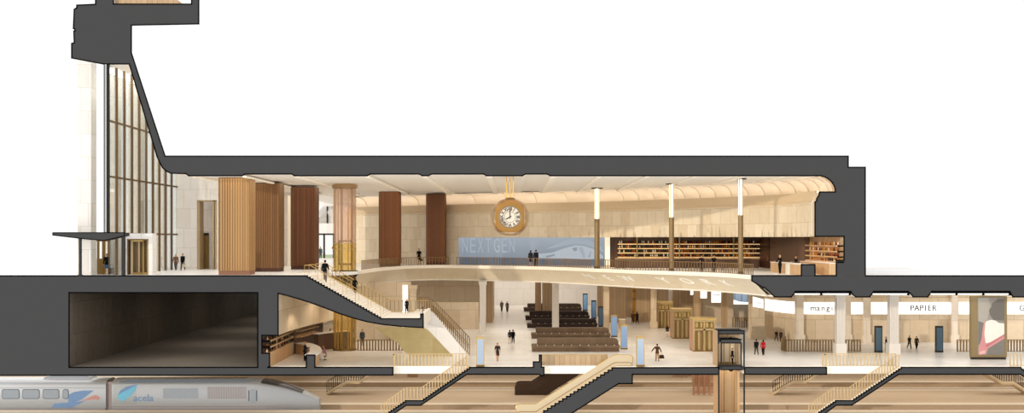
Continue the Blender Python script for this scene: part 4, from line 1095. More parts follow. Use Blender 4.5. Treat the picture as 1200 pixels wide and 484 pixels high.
# ------------------------------------------------------------------ long bar under the hall wall
SB = .765; yb = Yd(SB)
bm = nb(); box(bm, XX(715, SB), XX(892, SB), yb, yb + .3, UF, Zc(3.4)); struct('wall_bar_back', bm, 'brown')
bm = nb(); box(bm, 379 * U, 379 * U + .3, Yd(.904), yb + .3, UF, Zc(3.4)); struct('wall_bar_side', bm, 'brown')
bm = nb(); box(bm, XX(715, SB), 389 * U, .6, yb + .3, Zc(3.4), Zc(3.4) + .12)
bm.free()
# a ceiling over the bar room only outside the line of the hall wall
rm = [(p.x + n.x * .5, p.y + n.y * .5) for p, n in zip(W[cut_i:], WN[cut_i:]) if p.y > 1.1]
bm = nb(); prism(bm, [rm + [(389 * U, 1.1), (389 * U, yb + .3), (rm[0][0], yb + .3)]], 'z', Zc(2.7), Zc(3.4)); struct('ceiling_bar', bm, 'ceil')
bm = nb(); box(bm, 379 * U + .3, 389 * U, Yd(.904), Yd(.904) + .2, UF, Zc(3.4)); struct('wall_bar_nib', bm, 'brown')
t = thing('dark_door', 'dark red brown door panel at the far corner of the bar', 'door', (378 * U, Yd(.79), UF))
bm = nb(); box(bm, 379 * U - .1, 379 * U - .004, Yd(.797), Yd(.77), UF, Zc(2.2)); obj('leaf', bm, plain('dark_red_timber', '#3a1a0e', .5), t, world=True)
bm = nb(); box(bm, 379 * U - .16, 379 * U - .1, Yd(.795), Yd(.793), UF + .9, UF + 1.4); obj('handle', bm, 'bronze', t, world=True)

# shelving of the long bar: three bays between brass posts
ROWS = (285.2, 290.4, 295.6, 300.6)          # tops of the shelves
def shelf_unit(label, x0, x1, posts):
    t = thing('bottle_shelving', label, 'shelving', (XX(x0, SB), yb - .5, UF))
    for y in ROWS:
        bm = nb(); box(bm, XX(x0, SB), XX(x1, SB), yb - .5, yb - .02, ZZ(y + 1.0, SB), ZZ(y, SB)); sh = obj('shelf', bm, 'brass', t, world=True)
        bm = nb(); box(bm, XX(x0, SB), XX(x1, SB), yb - .46, yb - .4, ZZ(y + 1.25, SB), ZZ(y + 1.0, SB)); obj('shelf_light', bm, 'shelflight', sh, world=True)
    for x in posts:
        bm = nb(); box(bm, XX(x - .6, SB), XX(x + .6, SB), yb - .56, yb - .02, UF, Zc(2.4)); obj('post', bm, 'brass', t, world=True)
    bm = nb(); box(bm, XX(x0, SB), XX(x1, SB), yb - .03, yb - .005, ZZ(302, SB), ZZ(282, SB)); obj('back_panel', bm, 'dark', t, world=True)
BAYS = ((723.5, 746, (746,), 'first bay of the bottle wall from the blue screen'), (747, 795, (795.5,), 'second bay of the bottle wall from the blue screen'), (796.5, 858.5, (859,), 'third bay of the bottle wall from the blue screen'), (860, 889.5, (), 'short end bay of the bottle wall beside the dark door'))
for x0, x1, po, lb in BAYS: shelf_unit(lb + ', brass shelves in four rows', x0, x1, po)
# bottles
GL_ = {k: plain('bottle_' + k, h, .15, var=.05, spec=.6) for k, h in (('dark', '#1c120c'), ('amber', '#9a4a14'), ('pale', '#e8d9bf'), ('green', '#2e3a22'), ('red', '#6a1e12'), ('gold', '#d08a34'))}
def bottle_mesh(k):
    bm = nb(); r = .055; prof = [(0, 0), (r, 0), (r, .19), (r * .85, .23), (.02, .27), (.018, .33), (.024, .335), (.024, .36), (0, .36)]
    seg = 10
    rows = [[bm.verts.new((rr * math.cos(2 * PI * i / seg), rr * math.sin(2 * PI * i / seg), z)) for i in range(seg)] for rr, z in prof[1:-1]]
    for a, b in zip(rows, rows[1:]):
        for i in range(seg): bm.faces.new((a[i], a[(i + 1) % seg], b[(i + 1) % seg], b[i]))
    bm.faces.new(rows[0][::-1]); bm.faces.new(rows[-1])
    lab = [f for f in bm.faces if .0 < f.calc_center_median().z < .19 and abs(f.normal.z) < .5]
    me = bpy.data.meshes.new('bottle'); bm.to_mesh(me); bm.free(); me.materials.append(GL_[k]); me.shade_smooth(); return me
BM = {k: bottle_mesh(k) for k in GL_}
NM = {'dark': 'black', 'amber': 'amber', 'pale': 'pale', 'green': 'dark green', 'red': 'deep red', 'gold': 'golden'}
RN = ('top', 'second', 'third', 'bottom')
rnd = random.Random(4)
for (x0, x1, po, lb), bay in zip(BAYS, ('first', 'second', 'third', 'end')):
    n = max(5, int((x1 - x0) / 2.55))
    for r, y in enumerate(ROWS):
        for i in range(n):
            if rnd.random() < .04: continue
            x = x0 + 1.2 + (x1 - x0 - 2.4) * (i + .5 + rnd.uniform(-.12, .12)) / n
            k = rnd.choice(('dark', 'dark', 'amber', 'pale', 'pale', 'green', 'red') if x < 790 else ('dark', 'amber', 'amber', 'pale', 'red', 'gold', 'gold'))
            o = bpy.data.objects.new('bottle', BM[k]); COL.objects.link(o); o.location = (XX(x, SB), yb - .28, ZZ(y, SB) + .002); f = rnd.uniform(.8, 1.05); o.scale = (1.5, 1.5, f)
            tag(o, '%s bottle on the %s shelf in the %s bay of the long bottle wall' % (NM[k], RN[r], bay), 'bottle', '%s bottles, %s shelf, %s bay' % (NM[k], RN[r], bay))
# low counter before the bottle wall
t = thing('back_counter', 'long low dark counter running below the bottle wall', 'counter', (XX(806, .785), Yd(.785), UF)); s = .785
bm = nb(); box(bm, XX(722, s), XX(889, s), Yd(s), Yd(s) + .8, UF, ZZ(303.6, s)); obj('body', bm, 'brown', t, world=True)
bm = nb(); box(bm, XX(721.5, s), XX(890, s), Yd(s) - .1, Yd(s) + .8, ZZ(303.6, s), ZZ(302.6, s)); obj('worktop', bm, 'barwood', t, world=True)

# ------------------------------------------------------------------ short bar at the cut end
t = thing('bar_counter', 'short timber bar counter with white top beside the standing reader', 'counter', (347 * U, 1, UF))
bm = nb(); box(bm, 339 * U, 355 * U, 0, Yd(.894), UF, ZZ(310.6)); bm.faces.ensure_lookup_table()
for f in bm.faces: f.normal_update(); f.material_index = 1 if f.calc_center_median().y < .01 else 0
obj('body', bm, ['barwood', 'cut'], t, world=True)
bm = nb(); box(bm, 338.6 * U, 355.4 * U, .02, Yd(.893), ZZ(310.6), ZZ(309.8)); obj('worktop', bm, 'top', t, world=True)
bm = nb(); box(bm, 339 * U - .012, 339 * U, Yd(.96), Yd(.945), UF, ZZ(310.8)); obj('end_panel', bm, 'cap', t, world=True)
t = thing('bar_shelving', 'short wall of glowing bottle shelves beside the cut end of the bar', 'shelving', (384 * U, 4, UF)); ye = Yd(.905)
RZ = (287.6, 294.2, 300.6, 306.6)
bm = nb(); box(bm, 388.4 * U, 389 * U, 1.02, ye, ZZ(306), ZZ(277)); obj('back_panel', bm, 'barwood', t, world=True)
for y in RZ:
    bm = nb(); box(bm, 379.8 * U, 388.6 * U, -.02, ye, ZZ(y + .7), ZZ(y)); sh = obj('shelf', bm, 'black' if False else 'barwood', t, world=True)
    bm = nb(); box(bm, 381 * U, 388.9 * U, -.04, -.01, ZZ(y + 1.6), ZZ(y - .2)); obj('cut_edge', bm, 'line', sh, world=True)
    bm = nb(); box(bm, 379.7 * U, 380.3 * U, .1, ye, ZZ(y + 1.5), ZZ(y - .1)); obj('front_edge', bm, 'barwood', sh, world=True)
    bm = nb(); box(bm, 388.0 * U, 388.4 * U, .05, ye, ZZ(y + 1.3), ZZ(y + .8)); obj('shelf_light', bm, 'shelflight', sh, world=True)
for yy in (Yd(.965), Yd(.922)):
    bm = nb(); box(bm, 379.4 * U, 380.4 * U, yy, yy + .12, ZZ(307), Zc(2.6)); obj('post', bm, 'brass', t, world=True)
t = thing('bar_back_counter', 'pale timber back counter below the glowing bottle shelves', 'counter', (384 * U, 4, UF))
bm = nb(); box(bm, 372 * U, 379.5 * U, .02, Yd(.907), UF, ZZ(309)); obj('body', bm, 'barwood', t, world=True)
bm = nb(); box(bm, 371.6 * U, 379.6 * U, .02, Yd(.907), ZZ(309), ZZ(308.3)); obj('worktop', bm, 'top', t, world=True)
for r, y in enumerate(RZ):
    for i in range(17):
        yy = .25 + (ye - .5) * i / 17; k = rnd.choice(('amber', 'gold', 'gold', 'red', 'dark', 'pale'))
        o = bpy.data.objects.new('bottle', BM[k]); COL.objects.link(o); o.location = (383 * U, yy, ZZ(y) + .002); o.scale = (1.35, 1.35, rnd.uniform(.9, 1.1))
        tag(o, '%s bottle on the %s shelf of the short glowing bar shelving' % (NM[k], RN[r]), 'bottle', '%s bottles, %s short shelf' % (NM[k], RN[r]))

# ------------------------------------------------------------------ lower bar under the stairs
LW = catmull([(-274 * U + .02, .02), (-273 * U, 4), (-268 * U, 9), (-260 * U, 14), (-250 * U, 19), (-236 * U, 23), (-215 * U, 25.5), (-205 * U, 26), (-150 * U, 27)], 60); LN = normals(LW)
bm = nb(); sweep(bm, LW, [(.5, ZZ(343.9)), (0, ZZ(343.9)), (0, ZZ(393)), (.5, ZZ(393))], nrm=LN); struct('wall_lower_bar', bm, 'concst', smooth=True)
k1 = next(i for i, p in enumerate(LW) if p.y > 10.5)
bm = nb(); sweep(bm, LW[k1:38], [(0, ZZ(393)), (1.5, ZZ(393)), (1.5, LF)], nrm=LN[k1:38]); struct('wall_lower_bar_dark', bm, 'brown', smooth=True)
bm = nb(); sweep(bm, LW[37:], [(.02, ZZ(393)), (.02, LF)], nrm=LN[37:]); struct('wall_lower_bar_end', bm, 'concst', smooth=True)
t = thing('lower_bar_shelving', 'timber bottle shelves recessed in the side wall of the lower bar', 'shelving', (-288 * U, 4, LF)); ye = Yd(.905)
bm = nb(); box(bm, -293 * U, -292.5 * U, .05, ye, ZZ(414), ZZ(393)); obj('back_panel', bm, 'brown', t, world=True)
for y in (399.6, 406.6, 413.6):
    bm = nb(); box(bm, -292.6 * U, -283.5 * U, .02, ye, ZZ(y + .8), ZZ(y)); sh = obj('shelf', bm, 'barwood', t, world=True)
    bm = nb(); box(bm, -283.6 * U, -283.2 * U, .02, ye, ZZ(y + 1.2), ZZ(y - .6)); obj('front_edge', bm, 'barwood', sh, world=True)
bm = nb(); box(bm, -284.5 * U, -283 * U, Yd(.972), Yd(.972) + .1, ZZ(414), ZZ(393)); obj('post', bm, 'barwood', t, world=True)
for r, y in enumerate((399.6, 406.6, 413.6)):
    for i in range(9):
        yy = .3 + (ye - .6) * i / 9 + rnd.uniform(0, .4); k = rnd.choice(('dark', 'amber', 'pale', 'green'))
        o = bpy.data.objects.new('bottle', BM[k]); COL.objects.link(o); o.location = (-288 * U, yy, ZZ(y) + .002); o.scale = (1.3, 1.3, .95)
        tag(o, '%s bottle on the %s shelf in the lower bar side wall' % (NM[k], ('top', 'middle', 'bottom')[r]), 'bottle', '%s bottles, %s lower bar shelf' % (NM[k], ('top', 'middle', 'bottom')[r]))
t = thing('side_counter', 'pale timber panelled back counter along the side wall of the lower bar', 'counter', (-284 * U, 4, LF))
bm = nb(); box(bm, -284 * U, -283.6 * U, .05, Yd(.915), LF, ZZ(414.8)); obj('front_panel', bm, 'barwood', t, world=True)
t = thing('curved_bar_counter', 'curved bar counter with broad white top sweeping back to the shelves', 'counter', (-236 * U, 3, LF))
BP = catmull([(-236 * U, 0), (-236.5 * U, 2.0), (-241 * U, 4.6), (-251 * U, 7.6), (-265 * U, 10.2), (-278 * U, 11.6)], 40); BN = normals(BP)
bm = nb(); sweep(bm, BP, [(-.4, LF), (-.4, ZZ(416.5)), (.4, ZZ(416.5)), (.4, LF)], closed=True, nrm=BN)
bm.faces.ensure_lookup_table()
for f in bm.faces:
    f.normal_update(); f.material_index = 1 if f.calc_center_median().y < .01 else 0
obj('body', bm, ['barwood', 'cut'], t, world=True)
bm = nb(); sweep(bm, [p + Vector((0, .03, 0)) for p in BP], [(-.62, ZZ(416.5)), (-.62, ZZ(415.6)), (.55, ZZ(415.6)), (.55, ZZ(416.5))], closed=True, nrm=BN); obj('worktop', bm, 'top', t, world=True)
t = thing('rear_bar_counter', 'thin curved white worktop on dark base before the brown rear wall', 'counter', (-250 * U, 17, LF))
BP = catmull([(-263 * U, 14.6), (-256 * U, 15.8), (-244 * U, 17), (-234 * U, 17.8), (-226 * U, 18.2)], 30); BN = normals(BP)
bm = nb(); sweep(bm, BP, [(-.3, LF), (-.3, ZZ(408)), (.3, ZZ(408)), (.3, LF)], closed=True, nrm=BN); obj('body', bm, 'brown', t, world=True)
bm = nb(); sweep(bm, BP, [(-.45, ZZ(408)), (-.45, ZZ(406.8)), (.45, ZZ(406.8)), (.45, ZZ(408))], closed=True, nrm=BN); obj('worktop', bm, 'top', t, world=True)
for k, (yy, nm) in enumerate(((400.5, 'upper'), (408.5, 'lower'))):
    t = thing('wall_shelf', '%s of two timber wall shelves on the dark curved bar wall' % nm, 'shelf', (-268 * U, 14, ZZ(yy)))
    q = [i for i, p in enumerate(LW) if 11.2 < p.y < 17.5]
    bm = nb(); sweep(bm, [LW[i] for i in q], [(1.48, ZZ(yy + .4)), (.9, ZZ(yy + .4)), (.9, ZZ(yy - 1.0)), (1.48, ZZ(yy - 1.0))], closed=True, nrm=[LN[i] for i in q]); obj('board', bm, 'barwood', t, world=True)
    bm = nb(); sweep(bm, [LW[i] for i in q], [(1.48, ZZ(yy - 1.0)), (1.3, ZZ(yy - 1.0)), (1.3, ZZ(yy - 2.5)), (1.48, ZZ(yy - 2.5))], closed=True, nrm=[LN[i] for i in q]); obj('back_strip', bm, 'barwood', t, world=True)
# stool for the seated woman
t = thing('bar_stool', 'slim dark bar stool under the seated woman in pink', 'stool', (PEOPLE['sit'].location.x + .02, PEOPLE['sit'].location.y, LF))
hs = (PM[('sit', True)]['J']['hip'].z - .092 * 1.75 * .85) * PEOPLE['sit'].scale[0]
bm = nb(); cone(bm, (0, 0, hs - .06), (0, 0, hs - .012), .19, .19, 20); obj('seat', bm, 'dark', t)
bm = nb(); cone(bm, (0, 0, .02), (0, 0, hs - .06), .03, .03, 10); obj('post', bm, 'bronze', t)
bm = nb(); cone(bm, (0, 0, 0), (0, 0, .03), .2, .18, 20); obj('base', bm, 'dark', t)
# ------------------------------------------------------------------ second flight from the landing
s = .917; y0 = Yd(s)
zl = ZZ(373.5)
t = thing('lower_stair_flight', 'white stone stair flight with solid side turning down to the concourse', 'staircase', (XX(520, s), y0, LF))
sp = [(497, 366.5), (501, 365), (504.5, 365), (508, 367.2), (548.5, 416.5), (548.5, 417.6), (531, 417.6), (504, 389), (500, 385.5), (497, 384.5)]
bm = nb(); prism(bm, [px(sp, s)], 'y', y0, y0 + .35); obj('side_panel', bm, 'whitest', t, world=True)
ol = [(438, 384), (497, 384), (500, 385.5), (504, 389), (531, 417.6), (482, 417.6), (472, 411), (466, 402)]
bm = nb(); prism(bm, [px(ol, s)], 'y', y0 + .1, y0 + .5); obj('cladding', bm, 'olive', t, world=True)
x0, x1 = XX(498, s), XX(548, s); n = 26
prof = [(x0 - 1.2, zl)]
for i in range(n): prof += [(x0 + (x1 - x0) * i / n, zl - (zl - LF) * i / n), (x0 + (x1 - x0) * (i + 1) / n, zl - (zl - LF) * i / n)]
prof += [(x1, LF), (x1 - 1.0, LF), (x0 - 1.2, zl - .9)]
bm = nb(); prism(bm, [prof], 'y', y0 + .35, y0 + 5.2); obj('steps', bm, 'tread', t, world=True)
rp = [Vector((x0 - 1.0, y0 + 4.6, zl)), Vector((x0, y0 + 4.8, zl)), Vector((x0 + .5, y0 + 4.8, zl - .3))] + [Vector((x0 + (x1 - x0) * i / 8, y0 + 4.9, zl - (zl - LF) * (i - .4) / 8)) for i in range(1, 9)]
railing('bronze balustrade on the far side of the turning stair flight', rp, 1.25, .3, 'slat', (.09, .05), 'stair_railing')
rp = [Vector((XX(500, .91), y0 + .9, zl + .15))] + [Vector((x0 + .45 + (x1 - x0 - .3) * i / 8, y0 + .75, zl + .05 - (zl - LF) * i / 8)) for i in range(0, 9)]
railing('bronze balustrade just inside the white side of the stair flight', rp, 1.0, .3, 'slat', (.09, .05), 'stair_railing')
bm = nb(); tube(bm, [P(495, 367.7, 1) + Vector((0, .4, 0)), P(495, 361, 1) + Vector((0, .4, 0))], .03, 8)
q = thing('newel_post', 'small black newel post at the end of the stair landing', 'post', P(495, 368, 1) + Vector((0, .4, 0)))
obj('shaft', bm, 'black', q, world=True); bm = nb(); ball(bm, P(495, 360.6, 1) + Vector((0, .4, 0)), .07); obj('knob', bm, 'black', q, world=True)

# ------------------------------------------------------------------ stair and escalator openings
def stair_rails(nm, x0, x1, xs, st, other):
    railing('champagne slatted guard along the back of the %s opening' % nm, [Vector((XX(x0), OPEN + .06, LF)), Vector((XX(x1) - .25, OPEN + .06, LF))], 1.15, .32, 'slatl', (.12, .04), 'stair_guard')
    q = []
    for (xa, ya) in st: q.append(Vector((XX(xa), OPEN - .10, ZZ(ya) + .0)))
    railing('champagne slatted balustrade sloping down the %s' % nm, q, 1.15, .32, 'slatl', (.09, .04), 'stair_guard')
stair_rails('platform stair below the grand staircase', 461.5, 549, 0, [(550, 430.5), (493.5, 469.5), (475, 469.5), (446, 490)], 0)
stair_rails('platform stair below the first white columns', 967, 1056, 0, [(1056, 430.5), (997.5, 469.5), (979, 469.5), (950, 490)], 0)
railing('champagne slatted guard at the stair beside the poster pylon', [Vector((XX(1187.5), OPEN - .06, LF)), Vector((XX(1235), OPEN - .06, LF))], 1.15, .32, 'slatl', (.12, .04), 'stair_guard')
for x, nm in ((461, 'grand staircase stair'), (968, 'white column stair')):
    t = thing('guard_post', 'small black post ending the slatted guard by the %s' % nm, 'post', (XX(x), .3, LF)); bm = nb(); cone(bm, (0, 0, 0), (0, 0, 1.1), .03, .03, 8); obj('shaft', bm, 'brass', t); bm = nb(); ball(bm, (0, 0, 1.12), .07); obj('knob', bm, 'black', t)
def guard(lb, pts, s, mat='slat', h=1.15, gap=.3):
    railing(lb, [Vector((XX(x, s_), Yd(s_), LF)) for x, s_ in pts], h, gap, mat, (.16, .06), 'stair_guard')
guard('bronze slatted guard behind the amber lift, below the landing', [(419.5, .872), (478, .872)], .88)
guard('dark slatted guard end angled behind the olive stair cladding', [(440, .775), (455.5, .775), (456.5, .80)], .8, 'slat', 1.5)
guard('bronze slatted guard with angled end before the curved shop sign', [(921, .845), (915.5, .868), (922, .88), (1008, .88)], .88, 'slat', 1.25)
guard('bronze slatted guard between the last pilaster and poster pylon', [(1122, .88), (1140, .88)], .88, 'slat', 1.25)
guard('bronze slatted guard just beyond the poster pylon', [(1178, .88), (1230, .88)], .88, 'slat', 1.25)
guard('bronze slatted guard below the small blue window', [(859, .69), (880, .69)], .69, 'slat', 1.3)
# wood parapet and escalators
t = thing('timber_parapet', 'long pale timber parapet behind the cream escalator', 'parapet', (XX(670), OPEN + .1, LF))
bm = nb(); box(bm, XX(635, .985), XX(712, .985), 1.5, 1.75, LF, ZZ(416.2, .985)); obj('panel', bm, 'conwood', t, world=True)
bm = nb(); box(bm, XX(634.8, .985), XX(712, .985), 1.48, 1.78, ZZ(416.2, .985), ZZ(415.6, .985)); obj('rail', bm, 'brass', t, world=True)
def escalator(lb, outl, s, mat, depth, inner):
    t = thing('escalator', lb, 'escalator', (XX(outl[0][0], s), Yd(s), LF - 1)); y = Yd(s)
    bm = nb(); prism(bm, [px(outl, s)], 'y', y, y + .25); obj('balustrade', bm, mat, t, world=True, bevel=.0)
    bm = nb(); prism(bm, [px(outl, s)], 'y', y + depth, y + depth + .25); obj('balustrade', bm, mat, t, world=True)
    bm = nb(); q = [Vector((XX(a, s), y + .12, ZZ(b, s))) for a, b in outl[:inner]]; tube(bm, q, .07, 8); obj('handrail', bm, 'escald' if mat != 'escal' else 'brass', t, world=True)
    q2 = [Vector((XX(a, s), y + .0, ZZ(b + 8.5, s))) for a, b in outl[2:inner - 2]]
    bm = nb(); tube(bm, q2, .03, 6); obj('skirt_line', bm, 'dark' if mat != 'escal' else 'slat', t, world=True)
    bm = nb(); lo = [(a, b + 9) for a, b in outl[1:inner - 1]]; prism(bm, [px(lo + [(a, b + 4) for a, b in lo[::-1]], s)], 'y', y + .25, y + depth); obj('step_band', bm, 'dark', t, world=True)
eo = [(606, 484), (604.5, 478), (606, 475), (609, 474), (628, 474), (718, 417.5), (722, 416.3), (738, 416.3), (741, 418), (741.5, 424), (740, 428.5), (724, 428.5), (720, 430), (632, 485), (606, 490)]
escalator('cream panelled escalator descending from the concourse edge', eo, .9935, 'escal', .5, 11)
ed = [(604, 463), (603.8, 453), (605.5, 450), (609, 449), (623, 449), (648, 433), (664, 422), (700, 422), (676, 441), (640, 463)]
escalator('dark bronze escalator behind the cream one, half below the slab', ed, .88, 'escald', 1.6, 8)
# ------------------------------------------------------------------ far stairs to the platforms
def far_stair(lb, pts, s, rail_lb, dx=0):
    y = Yd(s); t = thing('platform_stair', lb, 'staircase', (XX(pts[0][0], s), y, PF))
    lo = [(a, b) for a, b in pts]; th = [(a, b + 3.6) for a, b in pts[::-1]]
    bm = nb(); prism(bm, [px(lo + th, s)], 'y', y, y + 1.8); obj('flight', bm, 'escal', t, world=True)
    bm = nb(); prism(bm, [px([(a, b - .0) for a, b in pts] + [(a, b + 2.2) for a, b in pts[::-1]], s)], 'y', y - .12, y); obj('stringer', bm, 'escal', t, world=True)
    railing(rail_lb, [Vector((XX(a, s), y + .05, ZZ(b, s) + .03)) for a, b in pts], 1.15, .26, 'dark', (.07, .05), 'stair_railing')
far_stair('tan platform stair hanging below the lower bar slab', [(383, 459.8), (406, 446.2), (421, 446.2), (440, 434)], .88, 'dark bronze railing of the stair below the lower bar')
far_stair('tan platform stair hanging below the slatted guard and lift edge', [(906, 459.8), (929, 446.2), (944, 446.2), (966, 432)], .88, 'dark bronze railing of the stair below the curved sign')
far_stair('tan platform stair running down under the poster pylon', [(1147, 430), (1164, 441), (1175, 447), (1188, 447), (1215, 465)], .88, 'dark bronze railing of the stair under the poster pylon')
t = thing('ceiling_hatch', 'small brown box hanging under the slab by the first stair', 'box', (XX(483.5, .88), Yd(.88), ZZ(441, .88)))
bm = nb(); box(bm, XX(477.5, .88), XX(489, .88), Yd(.88), Yd(.88) + 1, ZZ(442.4, .88), LF - .72); obj('body', bm, 'slat', t, world=True, bevel=.05)

# ------------------------------------------------------------------ platforms, tracks, hall under the slab
def deck(nm, y0, y1):
    bm = nb(); box(bm, -62, 75, y0, y1, PF - 1.2, PF); bm.faces.ensure_lookup_table()
    for f in bm.faces:
        f.normal_update(); f.material_index = 1 if abs(f.normal.y) > .5 else 0
    struct(nm, bm, ['plat', 'platface'])
    for k, yy in enumerate((y0 - .06, y1 - 1.15)):
        bm = nb(); box(bm, -62, 75, yy, yy + 1.2, PF - .02, PF + .006); struct('%s_edge_%d' % (nm.replace('floor', 'trim'), k + 1), bm, 'platedge')
deck('floor_platform', .0, 3.75); deck('floor_platform_middle', 7.2, 18.2); deck('floor_platform_far', 23.8, 58)
bm = nb(); box(bm, -62, 75, 0, 60, PF - .8, PF - .56); struct('floor_track_bed', bm, 'bed')
bm = nb(); box(bm, -62, 75, 58, 58.4, PF - .5, LF - .72); struct('wall_platform', bm, 'concst')
for k, yy in enumerate((4.75, 6.2, 19.9, 21.4)):
    nm = ('near rail of the first track', 'far rail of the first track', 'near rail of the second track', 'far rail of the second track')[k]
    bm = nb(); box(bm, -62, 75, yy - .035, yy + .035, PF - .56, PF - .40); tag(obj('track_rail', bm, 'rail'), 'long steel rail, ' + nm + ' between the platforms', 'rail')

# ------------------------------------------------------------------ lift cut by the section
t = thing('cut_lift', 'cut open lift cabin in a dark frame with one man inside', 'lift', (XX(857.5), 1, LF))
B = lambda nm, m, x0, x1, yt, yb_, d0, d1: (lambda bm: (box(bm, XX(x0), XX(x1), d0, d1, ZZ(yb_), ZZ(yt)), obj(nm, bm, m, t, world=True)))(nb())
B('roof_slab', 'cut', 842.2, 872.2, 387.6, 391, .0, 2.5)
for nm, x0, x1, ya, yb_ in (('roof_edge', 841.4, 872.8, 386.8, 387.7), ('roof_edge', 841.4, 872.8, 391, 391.8)): B(nm, 'line', x0, x1, ya, yb_, -.04, .1)
B('shaft_post', 'black', 841.4, 843, 387, 402.6, -.04, .12); B('shaft_post', 'black', 871.3, 872.8, 387, 430.5, -.04, .12)
B('shaft_back', 'conwood', 841.5, 873.5, 388, 430.5, 2.35, 2.5); B('shaft_side', 'conwood', 841.2, 841.6, 388, 430.5, .2, 2.5)
B('cab_roof', 'cut', 845.4, 868.6, 398, 401.8, .0, 2.1); B('cab_roof_edge', 'line', 844.6, 869.2, 397.2, 398.1, -.04, .1); B('cab_roof_edge', 'line', 844.6, 869.2, 401.6, 402.5, -.04, .1)
B('cab_wall', 'black', 844.6, 846, 401.8, 431.5, -.04, .1); B('cab_wall', 'black', 867.8, 869.2, 401.8, 431.5, -.04, .1)
B('cab_floor', 'cut', 842.5, 873, 430.3, 433.4, -.0, 2.1); B('cab_floor_edge', 'line', 844, 870, 432.8, 433.8, -.03, .1)
B('cab_back', 'cornice', 846, 868, 402, 430.3, 2.0, 2.1)
for x in (847, 853.5, 860.5, 867): B('cab_rib', 'bronze', x - .3, x + .3, 402, 430.3, 1.92, 2.0)
B('cab_skirting', 'bronze', 846, 868, 427, 430.3, 1.9, 2.0)
bm = nb(); tube(bm, [P(857, 397.2) + Vector((-.15, .2, 0)), P(857, 395.6) + Vector((0, .2, 0)), P(857, 397.2) + Vector((.15, .2, 0))], .05, 6); obj('hoist_bracket', bm, 'line', t, world=True)
bm = nb(); tube(bm, [P(854.2, 391) + Vector((0, .6, 0)), P(854.2, 397) + Vector((0, .6, 0))], .04, 6); obj('cable', bm, 'bronze', t, world=True)
bm = nb(); tube(bm, [P(857, 434.4) + Vector((-.2, .2, .05)), P(857, 435.4) + Vector((0, .2, 0)), P(857, 434.4) + Vector((.2, .2, .05))], .06, 6); obj('buffer', bm, 'line', t, world=True)
B('lower_post', 'black', 841.6, 843.2, 438, 496, -.04, .12); B('lower_post', 'black', 871.4, 873, 438, 496, -.04, .12)
B('lower_back', 'barwood', 842, 873, 433.4, 496, 2.4, 2.5)
for x in (845, 855.5, 867.5): B('lower_guide', 'brass', x - .5, x + .5, 434, 496, 2.2, 2.4)
B('lower_side', 'barwood', 842, 842.4, 434, 496, .2, 2.4)

# ------------------------------------------------------------------ brass lift kiosks
def kiosk(lb, x0, x1, yt, yb_, depth=2.2):
    s = (yb_ - 280) / 150; y = Yd(s); w = (x1 - x0) * U / s; h = (yb_ - yt) * U / s; t = thing('lift_kiosk', lb, 'lift kiosk', (XX((x0 + x1) / 2, s), y, LF))
    k = lambda nm, m, a, b, z0, z1, d0, d1: (lambda bm: (box(bm, -w / 2 + a * w, -w / 2 + b * w, d0, d1, z0 * h, z1 * h), obj(nm, bm, m, t)))(nb())
    k('core', 'kioskd', .04, .96, .0, .97, .25, depth); k('cornice', 'brass', -.02, 1.02, .95, 1., -.05, depth + .05); k('frieze', 'kiosk', 0, 1, .89, .95, 0, depth)
    for a, b in ((0, .09), (.46, .54), (.91, 1.)): k('post', 'kiosk', a, b, .03, .89, 0, .4)
    k('side_frame', 'shaftpink', -.005, .0, .03, .89, .0, depth)
    k('mid_rail', 'kiosk', .09, .91, .63, .69, .0, .35); k('plinth', 'kioskd', 0, 1, 0, .03, -.03, depth)
    for a, b in ((.09, .46), (.54, .91)):
        m = (a + b) / 2
        k('door_leaf', 'kioskd', a + .015, m - .05, .05, .61, .14, .3); k('door_leaf', 'kioskd', m + .05, b - .015, .05, .61, .14, .3); k('door_post', 'kiosk', m - .045, m + .045, .05, .61, .1, .28)
        k('transom_glass', 'brass', a + .03, m - .04, .72, .87, .15, .3); k('transom_glass', 'brass', m + .06, b - .03, .72, .87, .15, .3); k('lantern', 'bronze', m - .03, m + .05, .69, .85, .1, .3)
    zb = Z0 - 210 * U + 0
    for i in range(5): k('shaft_rail', 'shaftpink', i * .235, i * .235 + .06, (zb) / h, -.73 / h, 0, .2)
    k('shaft_glass', 'glasst', 0, 1, (zb + .3) / h, -.73 / h, .2, .24); k('shaft_back', 'conwood', .1, .9, (zb + 1.2) / h, -.73 / h, depth - .2, depth)
kiosk('brass lift kiosk farthest back, beside the tall stone pier', 770.6, 788.4, 353.6, 384.5)
kiosk('brass lift kiosk in the middle of the row of three', 788.4, 811, 362, 397)
kiosk('brass lift kiosk standing just behind the cut open lift', 812, 839, 373, 412)

# ------------------------------------------------------------------ screens on totems
def totem(lb, x0, x1, yt, yb_, ha, hb, fr, st=.9):
    s = min(.9965, (yb_ - 280) / 150); y = Yd(s); t = thing('screen_totem', lb, 'screen totem', (XX((x0 + x1) / 2, s), y, LF)); w = (x1 - x0) * U / s; h = ZZ(yt, s) - LF
    bm = nb(); box(bm, -w / 2, w / 2, 0, .3, .02, h); obj('casing', bm, fr, t, bevel=.01)
    bm = nb(); box(bm, -w / 2 + .1 * w, w / 2 - .1 * w, -.012, .0, .07 * h, .93 * h); obj('display', bm, lcd('totem_image', ha, hb, h * .93, .07 * h, st), t)
    bm = nb(); box(bm, -w / 2 - .02, w / 2 + .02, -.02, .32, 0, .05 * h); obj('foot', bm, 'dark' if fr != 'brass' else 'bronze', t)
totem('pale blue screen totem beside the turning stair flight', 558.2, 567.4, 395, 430.2, '#cfe0f2', '#c4d6ec', 'brass', .8)
totem('blue screen totem at the rear end of the bench rows', 683, 688.6, 344, 364.4, '#8fb0c6', '#5f8098', 'dark', .75)
